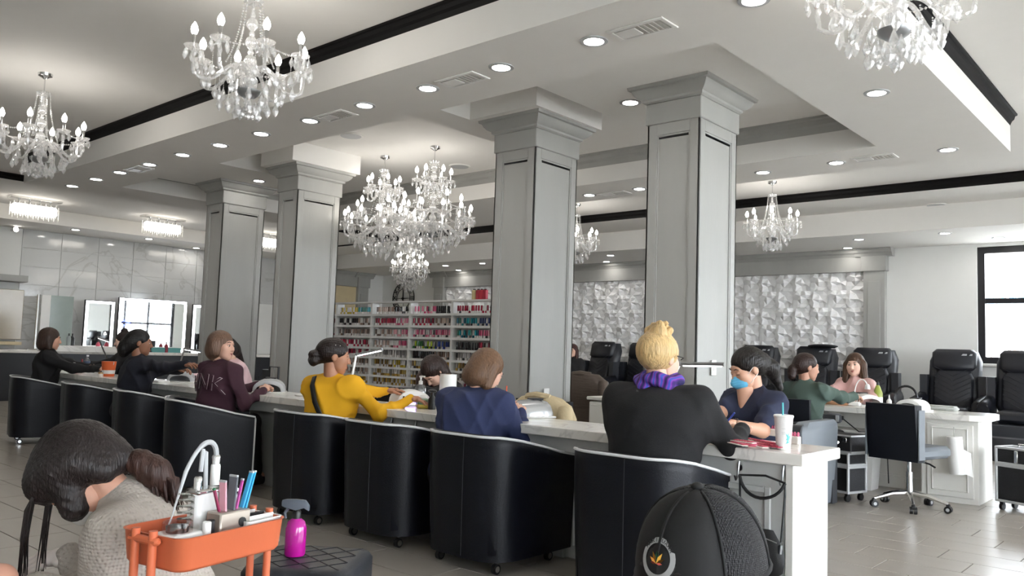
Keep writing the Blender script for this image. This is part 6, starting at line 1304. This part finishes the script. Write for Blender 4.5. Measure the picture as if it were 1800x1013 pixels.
for k, (x, dx, dy, l, col, w_, lb) in enumerate(((.035, .045, .0, .16, '#2f9fd0', .010, 'bright blue nail file in the pen box'), (.022, .05, .0, .16, '#3aa6d6', .010, 'pale blue nail file in the pen box'), (-.01, -.045, .0, .13, '#8a1f4a', .006, 'dark red pen with a green tip in the pen box'), (.0, .01, .0, .15, '#5a5d63', .02, 'wide grey nail file in the pen box'), (.01, .03, 0, .14, '#c24fa0', .006, 'magenta pen in the pen box'), (-.015, -.01, .0, .14, '#e2a5b2', .016, 'pink buffer in the pen box'))):
    p = onT(.03+x, -.045, zt-HT+.05); t = thing('nail_file', lb, 'nail file', p, ang); d = Vector((dx, dy, l)).normalized(); Mx = d.to_track_quat('Z', 'Y').to_matrix().to_4x4(); MB().box((0, 0, l/2), (w_*1.6, .006, l), .002, M=Mx).obj('file', mat('file_'+col, col, .45), t); MB().box((0, 0, l), (w_*1.5, .0065, .006), .001, M=Mx).obj('end', M_plg if k != 2 else mat('tip_green', '#2f7a54', .4), t)
t = TT('white_bin', 'white plastic organiser at the far end of the orange trolley', 'organiser', .115, .01); 
MB().loft([rrect(.06, .10, .01, 0), rrect(.062, .104, .012, .07), rrect(.058, .10, .01, .07), rrect(.056, .096, .01, .006)]).obj('bin', M_plw, t); 
for j in range(5): MB().box((0, -.07+j*.035, .05), (.11, .003, .05)).obj('divider', M_plk if j % 2 else M_plw, t)
t = TT('lidded_jar', 'clear-lidded jar of dark powder on a white box in the orange trolley', 'jar', -.115, -.03, zt-HT+.07); MB().lathe(((.025, 0), (.027, .025)), 18).obj('powder', mat('dark_powder', '#3e4040', .7, var=.4, vscale=90), t); MB().lathe(((.036, -.003), (.036, .034), (.034, .036), (.001, .036)), 18).obj('clear_lid', glass('pink_clear', (.95, .88, .88), .82), t)
t = TT('white_box', 'white carton under the jar of dark powder', 'box', -.108, -.03); MB().box((0, 0, .033), (.09, .08, .066), .004).obj('carton', M_plw, t); MB().box((.02, -.041, .05), (.04, .002, .008)).obj('label_print', M_plg, t)
for k, (x, y, m_) in enumerate(((-.06, -.07, M_plw), (-.04, -.06, M_plk))): t = TT('polish_bottle', ('white-capped polish bottle in the orange trolley', 'black-capped polish bottle in the orange trolley')[k], 'nail polish', x, y); MB().lathe(((.014, 0), (.015, .05), (.009, .055)), 12).obj('bottle', mat('nude_polish', '#c9a99a', .3), t); MB().lathe(((.011, .055), (.011, .085), (.009, .087)), 12).obj('cap', m_, t)
# ---- quilted stool with the magenta spray bottle
st = thing('quilted_stool', 'dark quilted leather stool holding the magenta spray bottle', 'stool', P(2.46, 1.77, 0), .62); SQ = .19
MB().loft([rrect(SQ-.02, SQ-.02, .05, .34), rrect(SQ, SQ, .06, .36), rrect(SQ, SQ, .06, .425), rrect(SQ-.012, SQ-.012, .055, .445), rrect(SQ-.05, SQ-.05, .04, .45)]).obj('cushion', M_leather2, st, 60)
for k in range(-4, 5):
    for sg in (-1, 1):
        c = k*.1; seg = []
        for i in range(25):
            s_ = -.3+.6*i/24; x, y = s_, sg*s_+c
            if abs(x) < SQ-.03 and abs(y) < SQ-.03: seg.append(Vector((x, y, .4515)))
        if len(seg) > 2: MB().tube([seg[0]-Vector((0, 0, .0008)), seg[-1]-Vector((0, 0, .0008))], .0017, 5).obj('quilt_seam', M_leather, st)
MB().lathe(((.03, .06), (.03, .34)), 12).obj('gas_lift', M_chrome, st)
for k in range(5): a = 2*PI*k/5; MB().tube([(0, 0, .09), (.2*math.cos(a), .2*math.sin(a), .06)], [.02, .014], 6).obj('base_leg', M_chrome, st); MB().cyl((.2*math.cos(a)-.012, .2*math.sin(a), .025), (.2*math.cos(a)+.012, .2*math.sin(a), .025), .025).obj('caster', M_plk, st)
g = G(518, 976, .452); t = thing('spray_bottle', 'magenta spray bottle with a grey trigger head on the quilted stool', 'spray bottle', g, .55); lat(t, 'bottle', mat('magenta_gloss', '#b5168f', .15, var=.04, coat=.6), ((.034, 0), (.037, .006), (.037, .095), (.03, .118), (.014, .13), (.013, .136)), 24)
lat(t, 'neck', M_plk, ((.016, .128), (.016, .15), (.011, .158))); mgp = mat('smoke_plastic', '#5e6570', .25); rings = [[Vector((x, y*w_, .165+dz+h*z_)) for y, z_ in ((-1, 0), (1, 0), (1, .7), (.5, 1), (-.5, 1), (-1, .7))] for x, w_, dz, h in ((-.055, .009, .004, .02), (-.04, .012, 0, .028), (.0, .012, -.008, .038), (.03, .011, .002, .026), (.045, .006, -.008, .02))]; MB().loft(rings).obj('spray_head', mgp, t); MB().tube([(-.03, 0, .165), (-.045, 0, .145), (-.04, 0, .125)], [.007, .006, .004], 6).obj('trigger', mgp, t)
